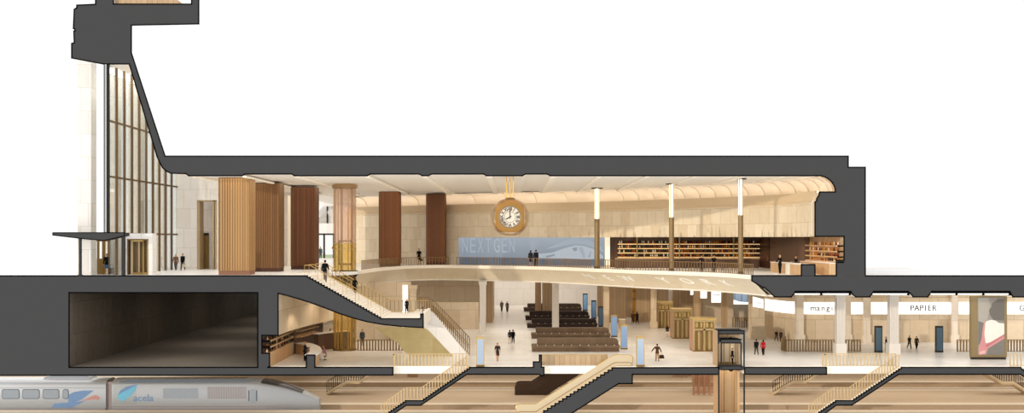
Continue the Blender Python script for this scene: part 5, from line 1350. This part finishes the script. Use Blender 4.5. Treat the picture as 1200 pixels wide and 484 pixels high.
totem('dark blue screen totem beside the second bench from the back', 693, 698.8, 352, 373.8, '#7da0b8', '#4f7088', 'dark', .6)
totem('slate coloured screen totem before the pale stone pier', 701.4, 707.2, 359, 383.2, '#56707e', '#46606e', 'dark', .5)
totem('light blue screen totem behind the front long bench', 716.2, 723.4, 369.5, 395, '#92b6da', '#86aacf', 'kiosk', .68)
totem('light blue screen totem at the end of the front long bench', 727.6, 735.4, 380.6, 409.4, '#a9c8ea', '#97b8de', 'brass', .7)
totem('tall pale screen totem at the top of the cream escalator', 746, 755.4, 394.6, 430, '#d3e2f2', '#b4cdea', 'brass', .8)
totem('steel blue screen totem between the two white columns', 1025.6, 1034.2, 382, 413, '#63828f', '#577482', 'dark', .45)
totem('steel blue screen totem left of the poster pylon guard'.replace('left of', 'on the near side of'), 1096.8, 1105.4, 382, 413, '#63828f', '#577482', 'dark', .45)

# ------------------------------------------------------------------ long benches
def bench(lb, x0, x1, yt, yb_, mat, off):
    s = (yb_ - 280) / 150; y = Yd(s); w = (x1 - x0) * U / s; h = (yb_ - yt) * U / s; t = thing('long_bench', lb, 'bench', (XX((x0 + x1) / 2, s), y, LF), 0, 'waiting benches'); del t['group']
    pr = lambda pts, a, b, nm, m: (lambda bm: (prism(bm, [pts], 'y', a, b), obj(nm, bm, m, t)))(nb())
    L = -w / 2; R2 = w / 2; o_ = off * U / s
    bm = nb(); box(bm, L, R2, .25, 1.9, 0, .30 * h); obj('base', bm, mat, t)
    bm = nb(); box(bm, L - .05, R2 + .05, 0, 2.1, .30 * h, .50 * h); obj('seat', bm, mat, t, bevel=.04)
    q = [(L + o_, .5 * h), (L + o_, .96 * h), (L + o_ + .15, h), (R2 - .55, h), (R2 - .2, .93 * h), (R2 - .06, .80 * h), (R2 - .05, .5 * h)]
    pr(q, .75, 1.35, 'backrest', mat)
    for i in range(10):
        x = L + w * (i + .6) / 10.2
        bm = nb(); box(bm, x - .10, x + .10, -.02, .7, .5 * h, .545 * h); a = obj('arm_divider', bm, 'dark', t)
        bm = nb(); ball(bm, (x, -.03, .52 * h), .055, 8, 6); obj('stud_light', bm, 'cap', a)
bench('long taupe timber bench nearest the escalator parapet', 623.6, 726, 397, 412.6, 'bench', 6)
bench('long taupe timber bench second from the escalator parapet', 623, 715, 384.6, 397.2, 'bench', 5)
bench('long dark timber bench in the middle of the five rows', 618, 700, 374, 384.6, 'benchd', 5)
bench('long dark timber bench second from the pale end wall', 616, 690.6, 365, 375.4, 'benchd', 4.5)
bench('long grey brown bench closest to the pale end wall', 614, 681.6, 356, 365.2, 'benchm', 4)

# ------------------------------------------------------------------ concourse walls and piers
yw = Yd(.517)
bm = nb(); box(bm, XX(480, .517), XX(760, .517), yw, yw + .4, LF, ZZ(345.9)); struct('wall_concourse_end', bm, 'whitest')
def slab_wall(nm, x0, x1, yb_, mat, depth=.6, top=None):
    s = (yb_ - 280) / 150; bm = nb(); box(bm, XX(x0, s), XX(x1, s), Yd(s), Yd(s) + depth, LF, top or ZZ(345.9)); return struct(nm, bm, mat)
slab_wall('wall_concourse_timber_end', 500, 569, 372, 'concst', .6)
slab_wall('wall_concourse_side', 425, 562, 377, 'concst')
slab_wall('wall_concourse_low', 470, 561, 386, 'concst', .4, ZZ(280 + (354.5 - 280) / (106 / 150)))
slab_wall('wall_concourse_return', 569.5, 577.5, 378, 'conwood', 14)
slab_wall('wall_bench_screen', 636, 650.5, 374, 'conwood', 3)
slab_wall('wall_timber_first', 714, 733.5, 378, 'conwood'); slab_wall('wall_timber_second', 733.5, 741, 372, 'conwood'); slab_wall('wall_timber_third', 745, 761.5, 377.4, 'conwood')
slab_wall('wall_timber_back', 700, 760, 371, 'conwood'); slab_wall('wall_timber_fourth', 771, 783.5, 377, 'conwood'); slab_wall('wall_timber_fifth', 788.5, 796, 375, 'conwood')
slab_wall('wall_timber_sixth', 797.5, 812, 376, 'conwood'); slab_wall('wall_timber_seventh', 813, 822, 379, 'conwood'); slab_wall('wall_kiosk_back', 755, 900, 368, 'concst')
slab_wall('wall_small_shop', 822, 846, 378.5, 'concst'); slab_wall('wall_small_window', 857, 882, 376, 'concst')
def pier(lb, x0, x1, yb_, mat='colst', base=None, fl=False, nm='stone_pier'):
    s = (yb_ - 280) / 150; y = Yd(s); a, b = XX(x0, s), XX(x1, s); t = thing(nm, lb, 'pier', ((a + b) / 2, y, LF)); w = (b - a) / 2; d = min(2 * w, 1.6); h = ZZ(346) - LF - .17
    if fl:
        pts = []
        for i in range(7):
            xx = -w + 2 * w * i / 7
            pts += [(xx, 0), (xx + 2 * w / 7 * .7, 0), (xx + 2 * w / 7 * .7, .07), (xx + 2 * w / 7, .07)]
        bm = nb(); prism(bm, [pts + [(w, d), (-w, d)]], 'z', 0, h); obj('shaft', bm, mat, t)
    else:
        bm = nb(); box(bm, -w, w, 0, d, 0, h); obj('shaft', bm, mat, t, bevel=.02)
    if base:
        bm = nb(); box(bm, -w - .12, w + .12, -.12, d + .12, 0, base); obj('base', bm, mat, t, bevel=.03)
    bm = nb(); box(bm, -w - .1, w + .1, -.1, d + .1, h - .5, h); obj('capital', bm, mat, t)
pier('pale square pier behind the pale blue totem', 562, 569.2, 389, 'colst')
pier('brown timber clad pier behind the far benches', 627.2, 634.2, 373.2, 'conwood')
pier('pale square pier standing between the long benches', 647.2, 655, 385.6, 'colst')
pier('narrow timber clad pier before the end wall and slate totem', 700.6, 706.4, 366, 'conwood')
pier('pale stone pier beside the slate coloured totem', 707.4, 714, 386, 'concst')
pier('timber coloured pier beside the farthest brass kiosk', 763.0, 769.4, 385, 'concst', .9)
pier('slim pale pier behind the middle brass kiosk', 783.6, 788.2, 374, 'palest')
pier('timber clad pier behind the closest brass kiosk', 813.8, 820.6, 384, 'conwood')
pier('broad tan pier beside the small shop window', 846.2, 852.4, 384, 'conwood'); pier('pale tan pier next to the small blue window', 852.6, 859.6, 380, 'concst', 1.0)
pier('tall pale stone pier carrying a small shop sign', 880.4, 896, 398, 'concst', .9)
pier('tall pale stone pier beginning the curved lightbox sign', 897, 904, 392, 'concst')
pier('first white fluted column, beside the curved slatted guard', 981, 990.6, 415.6, 'colst', 1.15, True, 'white_column')
pier('second white fluted column, beside the platform stair top', 1043.2, 1053.6, 415.6, 'colst', 1.15, True, 'white_column')
for x0, x1, lb in ((933.5, 942, 'pale wall pilaster beneath the curved sign'), (1012, 1020, 'pale wall pilaster between the curved sign and stationery sign'), (1115.5, 1122.5, 'pale wall pilaster at the end of the stationery sign'), (990.6, 997.5, 'pale wall pilaster just behind the first white column')):
    pier(lb, x0, x1, 401.6 if x0 > 1000 else 401.4, 'pil', .9, nm='wall_pilaster')
t = thing('stone_block', 'low pale stone block before the timber wall by the two walkers', 'block', (XX(729.5, .70), Yd(.70), LF)); s = .70
bm = nb(); box(bm, XX(726, s), XX(733, s), Yd(s), Yd(s) + 1, LF, ZZ(375, s)); obj('body', bm, 'concst', t, world=True, bevel=.03)
bm = nb(); box(bm, XX(725.6, s), XX(733.4, s), Yd(s) - .05, Yd(s) + 1.05, ZZ(375, s), ZZ(374.2, s)); obj('top', bm, 'cap', t, world=True)
lit = thing('lit_doorway', 'tall bright doorway beside the person on the stair landing', 'doorway', P(475, 350, .80))
bm = nb(); s = .80; box(bm, XX(472, s), XX(477.6, s), Yd(s), Yd(s) + .1, LF, ZZ(334.5, s)); obj('light_panel', bm, 'sign', lit, world=True)
bm = nb(); box(bm, XX(471.2, s), XX(472, s), Yd(s) - .1, Yd(s) + .1, LF, ZZ(333.5, s)); box(bm, XX(477.6, s), XX(478.4, s), Yd(s) - .1, Yd(s) + .1, LF, ZZ(333.5, s)); box(bm, XX(472, s), XX(477.6, s), Yd(s) - .1, Yd(s) + .1, ZZ(334.5, s), ZZ(333.5, s)); obj('frame', bm, 'cap', lit, world=True)
pier('tan stone pier beside the tall bright doorway', 481, 487.5, 399.4, 'concst')
# gold strip doors in the timber walls
for k, (x0, x1, yb_, lb) in enumerate(((741.4, 744.4, 377, 'narrow glowing gold niche between the timber walls'), (761.6, 763.2, 377, 'narrow glowing gold niche beside the timber coloured pier'))):
    s = (yb_ - 280) / 150; t = thing('gold_niche', lb, 'niche', (XX(x0, s), Yd(s), LF))
    bm = nb(); box(bm, XX(x0, s), XX(x1, s), Yd(s), Yd(s) + .2, LF, ZZ(346) - .17); obj('panel', bm, 'gold', t, world=True)
    for yy in (349, 340):
        bm = nb(); box(bm, XX(x0, s), XX(x1, s), Yd(s) - .05, Yd(s), ZZ(yy + 2.5, s), ZZ(yy, s)); obj('lamp', bm, 'kioskd', t, world=True)
# clerestory windows and small signs between the piers
def lightbox(lb, x0, x1, yt, yb_, s, txt=None, size=.6, tx=None, cat='sign', nm='lightbox_sign', mat='sign'):
    t = thing(nm, lb, cat, (XX((x0 + x1) / 2, s), Yd(s), ZZ((yt + yb_) / 2, s)))
    bm = nb(); box(bm, XX(x0, s), XX(x1, s), Yd(s), Yd(s) + .2, ZZ(yb_, s), ZZ(yt, s)); obj('light_face', bm, mat, t, world=True)
    bm = nb(); box(bm, XX(x0, s) - .03, XX(x1, s) + .03, Yd(s) + .2, Yd(s) + .3, ZZ(yb_, s) - .03, ZZ(yt, s) + .03); obj('back_tray', bm, 'cap', t, world=True)
    if txt:
        me = text_mesh(txt, size, 'ink', .01); me.transform(Matrix.Translation((XX(tx, s) - t.location.x, -.02, .0))); obj('lettering', me, None, t)
    return t
lightbox('narrow bright clerestory window behind the middle kiosk', 809.4, 812.4, 336, 345.5, .66, cat='window light', nm='clerestory_window_light')
lightbox('bright clerestory window beside the timber clad pier', 821.2, 823.6, 336, 349.5, .67, cat='window light', nm='clerestory_window_light'); lightbox('second bright clerestory window beside the timber clad pier', 824.2, 828.4, 336, 349.5, .67, cat='window light', nm='clerestory_window_light')
lightbox('small white lightbox sign behind the brass kiosk nearest the lift', 834, 846.2, 336, 354.6, .661, 'mangia', .42, 839.5)
bm = nb(); s = .648
t = thing('blue_shop_window', 'blue grey shop window with a white curved sill band', 'shop window', (XX(868, s), Yd(s), ZZ(350, s)))
bm = nb(); box(bm, XX(857.5, s), XX(880, s), Yd(s), Yd(s) + .1, ZZ(355, s), ZZ(338, s)); obj('pane', bm, lcd('window_blue', '#b9c9da', '#8fa6bd', ZZ(338, s), ZZ(355, s), .75), t, world=True)
bm = nb(); prism(bm, [px([(857.5, 350.5), (866, 353.4), (880, 354.6), (880, 356.6), (857.5, 356.6)], s)], 'y', Yd(s) - .15, Yd(s) - .02); obj('sill_band', bm, 'sign', t, world=True)
for x in (861, 869, 876):
    bm = nb(); box(bm, XX(x - .25, s), XX(x + .25, s), Yd(s) - .05, Yd(s), ZZ(355, s), ZZ(338, s)); obj('mullion', bm, 'ink', t, world=True)
# angled small sign on the pale pier
s = .795; t = thing('pier_sign', 'small white lightbox sign on the tall pale pier', 'sign', P(888.3, 354.5, s))
bm = nb(); prism(bm, [px([(882.2, 347.6), (894, 350.8), (894, 361), (882.2, 359)], s)], 'y', Yd(s) - .25, Yd(s) - .05); obj('light_face', bm, 'sign', t, world=True)
bm = nb(); prism(bm, [px([(881.9, 347.2), (894.3, 350.4), (894.3, 361.4), (881.9, 359.4)], s)], 'y', Yd(s) - .05, Yd(s) + .02); obj('back_tray', bm, 'cap', t, world=True)
me = text_mesh('mangia', .30, 'ink', .01); me.transform(Matrix.Translation((0, -.27, 0)) @ Matrix.Shear('XZ', 4, (0, 0)) @ Matrix.Rotation(math.radians(14), 4, 'Y')); obj('lettering', me, None, t)

# ------------------------------------------------------------------ shop wall with its band of lightboxes
SWP = catmull([(405 * U, 48), (400 * U, 43), (394 * U, 37), (390 * U, 31.6), (397 * U, 28), (413 * U, 25), (440 * U, 23.9), (520 * U, 23.9), (640 * U, 23.9), (760 * U, 23.9), (880 * U, 23.9)], 160)
SWP = SWP[40:]; SN = normals(SWP)
bm = nb(); sweep(bm, SWP, [(.0, LF), (.0, ZZ(345.9))], nrm=SN); struct('wall_shops', bm, 'concst', smooth=True)
def band(lb, x0, x1, txt, tx, size=.95, nm='lightbox_sign', sp=1.):
    i0, a = on_path(SWP, x0); i1, b = on_path(SWP, x1)
    q = [a] + SWP[i0 + 1:i1 + 1] + [b]; qn = [SN[i0]] + SN[i0 + 1:i1 + 1] + [SN[i1]]
    t = thing(nm, lb, 'sign', ((a.x + b.x) / 2, (a.y + b.y) / 2 - .2, Z0 - 100.5 * U))
    bm = nb(); sweep(bm, q, [(-.06, Z0 - 109 * U), (-.24, Z0 - 109 * U), (-.24, Z0 - 92 * U), (-.06, Z0 - 92 * U)], closed=True, nrm=qn); obj('light_face', bm, 'sign', t, world=True)
    bm = nb(); sweep(bm, q, [(-.0, Z0 - 109.4 * U), (-.06, Z0 - 109.4 * U), (-.06, Z0 - 91.6 * U), (-.0, Z0 - 91.6 * U)], closed=True, nrm=qn); obj('back_tray', bm, 'cap', t, world=True)
    for ch, x in zip(txt, tx):
        i, p = on_path(SWP, x); n = SN[i]; me = text_mesh(ch, size, 'ink', .008, bold=.012)
        me.transform(Matrix.Translation(Vector((p.x - n.x * .26, p.y - n.y * .26, Z0 - 100.5 * U)) - t.location) @ Matrix.Rotation(math.atan2(-n.x, n.y), 4, 'Z')); obj('letter', me, None, t)
band('long white lightbox sign that curves behind the first white column', 897, 1011.5, 'mangia', (952.8, 958.4, 964, 969.6, 974.2, 978.8), .95)
band('white lightbox sign with the stationery shop name, behind the second column', 1020.5, 1115, 'PAPIER', (1068, 1073.4, 1079, 1083.6, 1088.4, 1094), .95)
band('white lightbox sign partly hidden behind the poster pylon', 1123, 1225, 'GL', (1196.5, 1201), .95)
for x0, x1, lb in ((1034, 1042, 'first'), (1059.5, 1066, 'second'), (1100, 1101.2, 'third')):
    pass
# ------------------------------------------------------------------ poster pylon
s = .942; y = Yd(s); t = thing('poster_pylon', 'tall bronze pylon with a large painted poster of a draped figure', 'pylon', (XX(1159, s), y, LF))
K = lambda nm, m, x0, x1, yt, yb_, d0, d1: (lambda bm: (box(bm, XX(x0, s), XX(x1, s), y + d0, y + d1, ZZ(yb_, s), ZZ(yt, s)), obj(nm, bm, m, t, world=True)))(nb())
zb = 280 + 150 * s
K('casing', plain('pylon_bronze', '#8f7c58', .5, .25), 1138.4, 1180.2, 347, zb - 2.8, 0, .5); K('plinth', 'dark', 1139.4, 1179.2, zb - 3, zb, .02, .48)
K('poster_sheet', plain('poster_grey', '#97928a', .7, var=.16, scale=.8), 1145.6, 1176.2, 348.6, 415.6, -.03, 0)
poster = t.children[-1]
def pp(nm, hexc, pts, o):
    bm = nb(); prism(bm, [px([(1138 + (a - 40) * .2015, 340 + b * .1958) for a, b in pts], s)], 'y', y - o, y - .03)
    bm.transform(Matrix.Translation(-t.location)); m = plain('poster_' + nm, hexc, .7, var=.08, scale=1.5)
    ob = obj(nm, bm, m, poster)
pp('backdrop_lighter', '#a9a49a', [(80, 50), (140, 45), (150, 100), (130, 190), (110, 240), (85, 200)], .034)
pp('shaded_drape', '#77736d', [(80, 185), (112, 195), (105, 300), (80, 330)], .036)
pp('dark_curls', '#6f6b66', [(232, 50), (232, 190), (215, 205), (180, 195), (150, 150), (143, 120), (160, 95), (158, 80), (180, 66), (196, 52)], .038)
pp('shoulder_shade', '#8e8880', [(170, 178), (232, 182), (232, 240), (200, 215)], .040)
pp('lower_shade', '#7e7a74', [(130, 388), (140, 345), (232, 285), (232, 388)], .041)
pp('white_back', '#efe6dc', [(118, 200), (132, 184), (156, 178), (180, 182), (200, 196), (232, 200), (232, 262), (200, 285), (150, 318), (124, 322), (116, 260)], .044)
pp('pink_drape', '#cf8f90', [(112, 195), (122, 190), (116, 260), (122, 318), (150, 312), (232, 262), (232, 290), (160, 335), (136, 350), (120, 384), (82, 388), (84, 340), (100, 290), (106, 230)], .048)
pp('pink_fold', '#e2b4b0', [(88, 370), (120, 358), (122, 378), (90, 384)], .052); pp('drape_fold', '#b97578', [(122, 330), (190, 292), (232, 268), (232, 274), (180, 308), (128, 342)], .052)
# right hand shop partitions
for x0, x1, yb_, m in ((1105.5, 1115.5, 400.4, 'concst'),): slab_wall('wall_shop_nib', x0, x1, yb_, m, .6, Z0 - 91 * U)

# ------------------------------------------------------------------ train
TY0, TY1 = 4.05, 6.85; ST = D / (D + TY0)
def tp(x, y): return XX(x, ST), ZZ(y, ST)
zr, zs, zbot = ZZ(445, ST), ZZ(451, ST), PF - .25
M['silver'] = plain('train_silver', '#a9acb0', .35, .35, var=.04); M['tblue'] = plain('train_blue', '#6f8fb8', .4, var=.1); M['tcyan'] = plain('train_cyan', '#6fb8d8', .4, var=.1)
M['tdark'] = plain('train_roof_dark', '#5f6a76', .5, .2); M['tred'] = plain('train_red', '#c08a80', .5); M['tskirt'] = plain('train_skirt', '#9a8c8a', .5, .2); M['twin'] = plain('train_window', '#9aa0a6', .15, .3); M['tglass'] = plain('train_windscreen', '#3b3a3c', .12, .2); M['ttext'] = plain('train_letter_blue', '#6f93bd', .5)
sec = [(TY0 + .12, zbot), (TY0, zbot + .7), (TY0, zs), (TY0 + .10, zs + .22), (TY0 + .35, zr - .12), (TY0 + .8, zr), (TY1 - .8, zr), (TY1 - .35, zr - .12), (TY1, zs), (TY1, zbot + .7), (TY1 - .12, zbot)]
def car_body(x0, x1, nose=False):
    bm = nb(); rows = []
    xs = [x0, x1] if not nose else [x0, XX(286, ST)] + [XX(286 + 86 * k / 18, ST) for k in range(1, 19)]
    for x in xs:
        f = 0 if not nose or x <= XX(286, ST) else (x - XX(286, ST)) / (XX(372, ST) - XX(286, ST))
        drop = (f ** 1.9) * (zr - zbot - 1.15); nar = f ** 3 * 1.0
        rows.append([bm.verts.new((x, y + (nar * (1 - (y - TY0) / ((TY1 - TY0) / 2)) if nar else 0), max(zbot + .0, z - drop * max(0, (z - zbot) / (zr - zbot))))) for y, z in sec])
    for a, b in zip(rows, rows[1:]):
        for j in range(len(sec)): bm.faces.new((a[j], b[j], b[(j + 1) % len(sec)], a[(j + 1) % len(sec)]))
    bm.faces.new(rows[0]); bm.faces.new(rows[-1][::-1])
    bmesh.ops.recalc_face_normals(bm, faces=bm.faces)
    return bm
def flat(t, nm, m, pts, d=.015, par=None):
    bm = nb(); prism(bm, [[tp(a, b) for a, b in pts]], 'y', TY0 - d, TY0 + .01); return obj(nm, bm, m, par or t, world=par is None)
def rr(x0, x1, y0, y1, r=1.2): return [(x0 + r, y0), (x1 - r, y0), (x1, y0 + r), (x1, y1 - r), (x1 - r, y1), (x0 + r, y1), (x0, y1 - r), (x0, y0 + r)]
t = thing('passenger_car', 'silver passenger car of the train with rounded windows', 'train car', (XX(60, ST), TY0, PF - .4))
obj('body', car_body(-56, XX(124, ST)), 'silver', t, smooth=True, world=True)
for a, b in ((-46, -26), (-22, -2), (2, 23), (26, 46.5), (50, 69.5), (73.5, 80.5)):
    w_ = flat(t, 'window', 'tdark', rr(a, b, 456, 467.5, 1.6), .02); bm = nb(); prism(bm, [[tp(*q) for q in rr(a + .7, b - .7, 456.8, 466.6, 1.3)]], 'y', TY0 - .035, TY0 - .018); bm.transform(Matrix.Translation(-t.location)); obj('pane', bm, 'twin', w_)
flat(t, 'blue_swoosh', 'tblue', [(80, 478), (80, 463), (86, 459.5), (98, 457.6), (110, 457.5), (104, 462), (96, 468), (84, 473)]); flat(t, 'blue_band', 'tblue', [(60, 477.6), (64, 473), (100, 470), (84, 477.6)], .012)
flat(t, 'red_swoosh', 'tred', [(96, 470), (108, 464), (113, 463), (117, 466), (116, 468.5), (110, 468), (104, 468.6)], .018)
flat(t, 'lower_skirt', 'tskirt', [(-90, 479), (123, 479), (123, 492), (-90, 492)], .02); flat(t, 'seam', 'twin', [(-90, 454.4), (123, 454.4), (123, 455), (-90, 455)], .014)
bm = nb(); prism(bm, [[tp(*q) for q in [(44, 446.5), (50, 442.5), (60, 441.4), (92, 441), (100, 442), (107, 446.5)]]], 'y', TY0 + .7, TY1 - .7); obj('roof_pod', bm, 'silver', t, world=True, bevel=.05)
bm = nb(); box(bm, XX(124, ST), XX(131, ST), TY0 + .25, TY1 - .25, zbot, zr - .25); obj('gangway', bm, 'tskirt', t, world=True)
for x in (8, 40, 92):
    for yy in (4.75, 6.2):
        bm = nb(); cone(bm, (XX(x, ST), yy - .06, PF - .0), (XX(x, ST), yy + .06, PF - .0), .39, .39, 20); obj('wheel', bm, 'black', t, world=True)
t = thing('locomotive', 'streamlined silver power car with sloping nose and blue wing emblem', 'train car', (XX(250, ST), TY0, PF - .4))
obj('body', car_body(XX(131, ST), 0, True), 'silver', t, smooth=True, world=True)
wg = flat(t, 'wing_emblem', 'tcyan', [(139, 468), (138, 464), (141, 458.5), (148, 454), (161, 450.4), (158, 458), (151, 465.5), (144, 470.6)], .02)
flat(t, 'wing_shade', 'tblue', [(138, 463), (141, 457.6), (148, 453.2), (161, 450.4), (152, 455.6), (143, 460)], .026)
flat(t, 'pale_panel', 'glassg', [(133, 452), (160, 451), (160, 474), (133, 474)], .012)
me = text_mesh('acela', .95, 'ttext', .01); me.transform(Matrix.Translation(Vector((tp(168, 466.6)[0], TY0 - .03, tp(168, 466.6)[1])) - t.location) @ Matrix.Scale(1.05, 4, (1, 0, 0))); obj('lettering', me, None, t)
flat(t, 'roof_band', 'tdark', [(140, 446.6), (150, 445.2), (286, 444.8), (300, 446), (286, 447.4), (140, 448)], .05)
flat(t, 'lower_skirt', 'tskirt', [(132, 479), (345, 479), (345, 492), (132, 492)], .02); flat(t, 'seam', 'tskirt', [(132, 475.8), (340, 475.8), (340, 476.8), (132, 476.8)], .014)
v = flat(t, 'vent_panel', 'tskirt', [(243, 453.6), (288.5, 453.6), (288.5, 467), (243, 467)], .012)
bm = nb()
for i in range(22): a, z1 = tp(243.6 + i * 2.05, 454.2); b, z0 = tp(244.6 + i * 2.05, 466.4); box(bm, a, b, TY0 - .03, TY0 - .01, z0, z1)
bm.transform(Matrix.Translation(-t.location)); obj('grille_slat', bm, 'silver', v)
v = flat(t, 'vent_panel', 'twin', [(191, 455), (232, 455), (232, 467), (191, 467)], .012)
for a in (291, 300): flat(t, 'grab_rail', 'tdark', [(a, 457.5), (a + 1.2, 457.5), (a + 1.2, 470), (a, 470)], .04)
flat(t, 'cab_door', 'twin', [(293.5, 456), (299, 456), (299, 472), (293.5, 472)], .012)
# windscreen on the slope of the nose
bm = nb(); rows = []
for k in range(4, 15):
    f = k / 18; x = XX(286 + 86 * f, ST); drop = (f ** 1.9) * (zr - zbot - 1.15); nar = f ** 3
    row = []
    for y, z in ((TY0 + .12, zs + .22), (TY0 + .37, zr - .12), (TY0 + .8, zr), (TY1 - .8, zr)):
        row.append(bm.verts.new((x + .02, y + nar * (1 - (y - TY0) / ((TY1 - TY0) / 2)) - .012, z - drop * (z - zbot) / (zr - zbot) + .03)))
    rows.append(row)
for a, b in zip(rows, rows[1:]):
    for j in range(3): bm.faces.new((a[j], b[j], b[j + 1], a[j + 1]))
obj('windscreen', bm, 'tglass', t, smooth=True, world=True)
for x in (150, 182, 250, 282):
    for yy in (4.75, 6.2):
        bm = nb(); cone(bm, (XX(x, ST), yy - .06, PF - .0), (XX(x, ST), yy + .06, PF - .0), .39, .39, 20); obj('wheel', bm, 'black', t, world=True)
# ------------------------------------------------------------------ light
wd = bpy.data.worlds.new('white_sky'); SC.world = wd; wd.use_nodes = True
bg = wd.node_tree.nodes['Background']; bg.inputs[0].default_value = (1, 1, 1, 1); bg.inputs[1].default_value = 1.1

def area(nm, loc, sx, sy, watts, hexc='#ffe2bd', rot=(0, 0, 0)):
    l = bpy.data.lights.new(nm, 'AREA'); l.shape = 'RECTANGLE'; l.size = sx; l.size_y = sy; l.energy = watts; l.color = lin(hexc)[:3]
    o = bpy.data.objects.new(nm, l); COL.objects.link(o); o.location = loc; o.rotation_euler = rot; return o
def spot(nm, loc, watts, deg, hexc='#ffe8cc', r=.12):
    l = bpy.data.lights.new(nm, 'SPOT'); l.energy = watts; l.spot_size = math.radians(deg); l.spot_blend = .6; l.shadow_soft_size = r; l.color = lin(hexc)[:3]
    o = bpy.data.objects.new(nm, l); COL.objects.link(o); o.location = loc; return o
# fill lamps added under the concourse ceiling (its underside is never seen from above)
zc = ZZ(346) - .18
WARM = '#fff6ea'
def panel(nm, x0, x1, y0, y1, z, L, hexc=WARM): return area(nm, ((x0 + x1) / 2, (y0 + y1) / 2, z), x1 - x0, y1 - y0, L * PI * (x1 - x0) * (y1 - y0), hexc)
for x in (-16, -4, 8, 20):
    for y in (42, 56, 70, 84): panel('ceiling_fill', x, x + 7, y, y + 7, zc, 1.1)
for x in (30, 42, 54): panel('ceiling_fill', x, x + 6, 26, 38, zc, .42, '#ffeed8')
panel('wall_fill', -12, 14, 86, 91, zc, 2.2)  # unseen fill added to brighten the end wall
panel('wall_fill', 33, 72, 19.5, 22, ZZ(348.5), 1.3, '#ffeed8')  # unseen fill added to brighten the shop wall
panel('ceiling_fill', 12, 24, 28, 40, zc, .8, '#ffe9cc')
for x, y, z, sx, sy, L in ((857.5, 1, 402.6, 1.5, 1.6, 1.6), (857.5, 2.15, 391.4, 2.2, .3, 2.0)): panel('lift_fill', XX(x) - sx / 2, XX(x) + sx / 2, y - sy / 2, y + sy / 2, ZZ(z), L)  # fill lights added to brighten the lift cab and shaft back
panel('lift_fill', XX(846), XX(868), .4, 2.2, ZZ(434.4), 2.6)  # another added fill, for the shaft below the cab
for i in range(22, len(OC) - 6, 9):
    p, n = OC[i], ON[i]; spot('ring_fill', (p.x + n.x * 3.2, p.y + n.y * 3.2, zc), 420, 130, WARM)  # unseen fill spots added around the oval opening
# fill lights added flush with the hall ceiling between the ribs
for a, b in ((230, 281), (290, 340), (352, 424), (436, 490), (508, 566), (580, 640), (655, 696), (708, 752), (764, 808), (820, 864), (876, 912)):
    y1 = 36 if a < 640 else 32 - (a - 640) * .095
    panel('ceiling_fill', XX(a), XX(b), .6, y1, CEIL - .04, 1.25 if a < 345 else .88, '#f8eddb')
for y in (42, 60): panel('ceiling_fill', -33, -26, y, y + 12, CEIL - .04, 1.2)
panel('atrium_fill', XX(128), XX(150), 2, 18, ZZ(75.3), 7.0, '#ffffff')  # fill light added at the atrium top to brighten the entrance
panel('ceiling_fill', XX(213), XX(226), 2, 19, CEIL - .04, 2.2, '#ffffff')
# unseen fill lights added under the concourse slab to brighten the platforms
for y in (4, 12, 22, 34, 46): panel('platform_fill', -60, 72, y, y + 4.5, LF - .80, 1.0, '#fff4e8')
# unseen fill lights added below the tunnel ceiling to lift the dark
for y in (3, 20, 38, 56): panel('tunnel_fill', -36, -30, y, y + 5, ZZ(343.6), 2.2, '#fff4e6')
# fill spots added to brighten the bar room and lower bar
for x in (13, 18, 23, 28): spot('bar_fill', (x, 27.5, Zc(2.6)), 420, 130)
for y in (3, 7, 11): spot('bar_fill', (28.9, y, Zc(2.6)), 300, 130)
for x, y in ((-20, 5), (-19, 12), (-17, 17)): spot('bar_fill', (x, y, ZZ(362) if y < 8 else zc), 260, 140)
sun = bpy.data.lights.new('sun', 'SUN'); sun.energy = 1.2; sun.angle = math.radians(.8); sun.color = lin('#fff2df')[:3]
so = bpy.data.objects.new('sun', sun); COL.objects.link(so)
so.rotation_euler = Vector((.62, .75, -.13)).to_track_quat('-Z', 'Y').to_euler()

# ------------------------------------------------------------------ camera
cam = bpy.data.cameras.new('camera'); co = bpy.data.objects.new('camera', cam); COL.objects.link(co); SC.camera = co
co.location = (0, -D, Z0); co.rotation_euler = (PI / 2, 0, 0)
cam.sensor_width = 36; cam.lens = 36 * D / (1200 * U); cam.shift_y = (280 - 242) / 1200; cam.clip_end = 1000
vs = SC.view_settings; vs.view_transform = 'Standard'; vs.look = 'None'; vs.exposure = 0; vs.gamma = 1; vs.use_curve_mapping = False
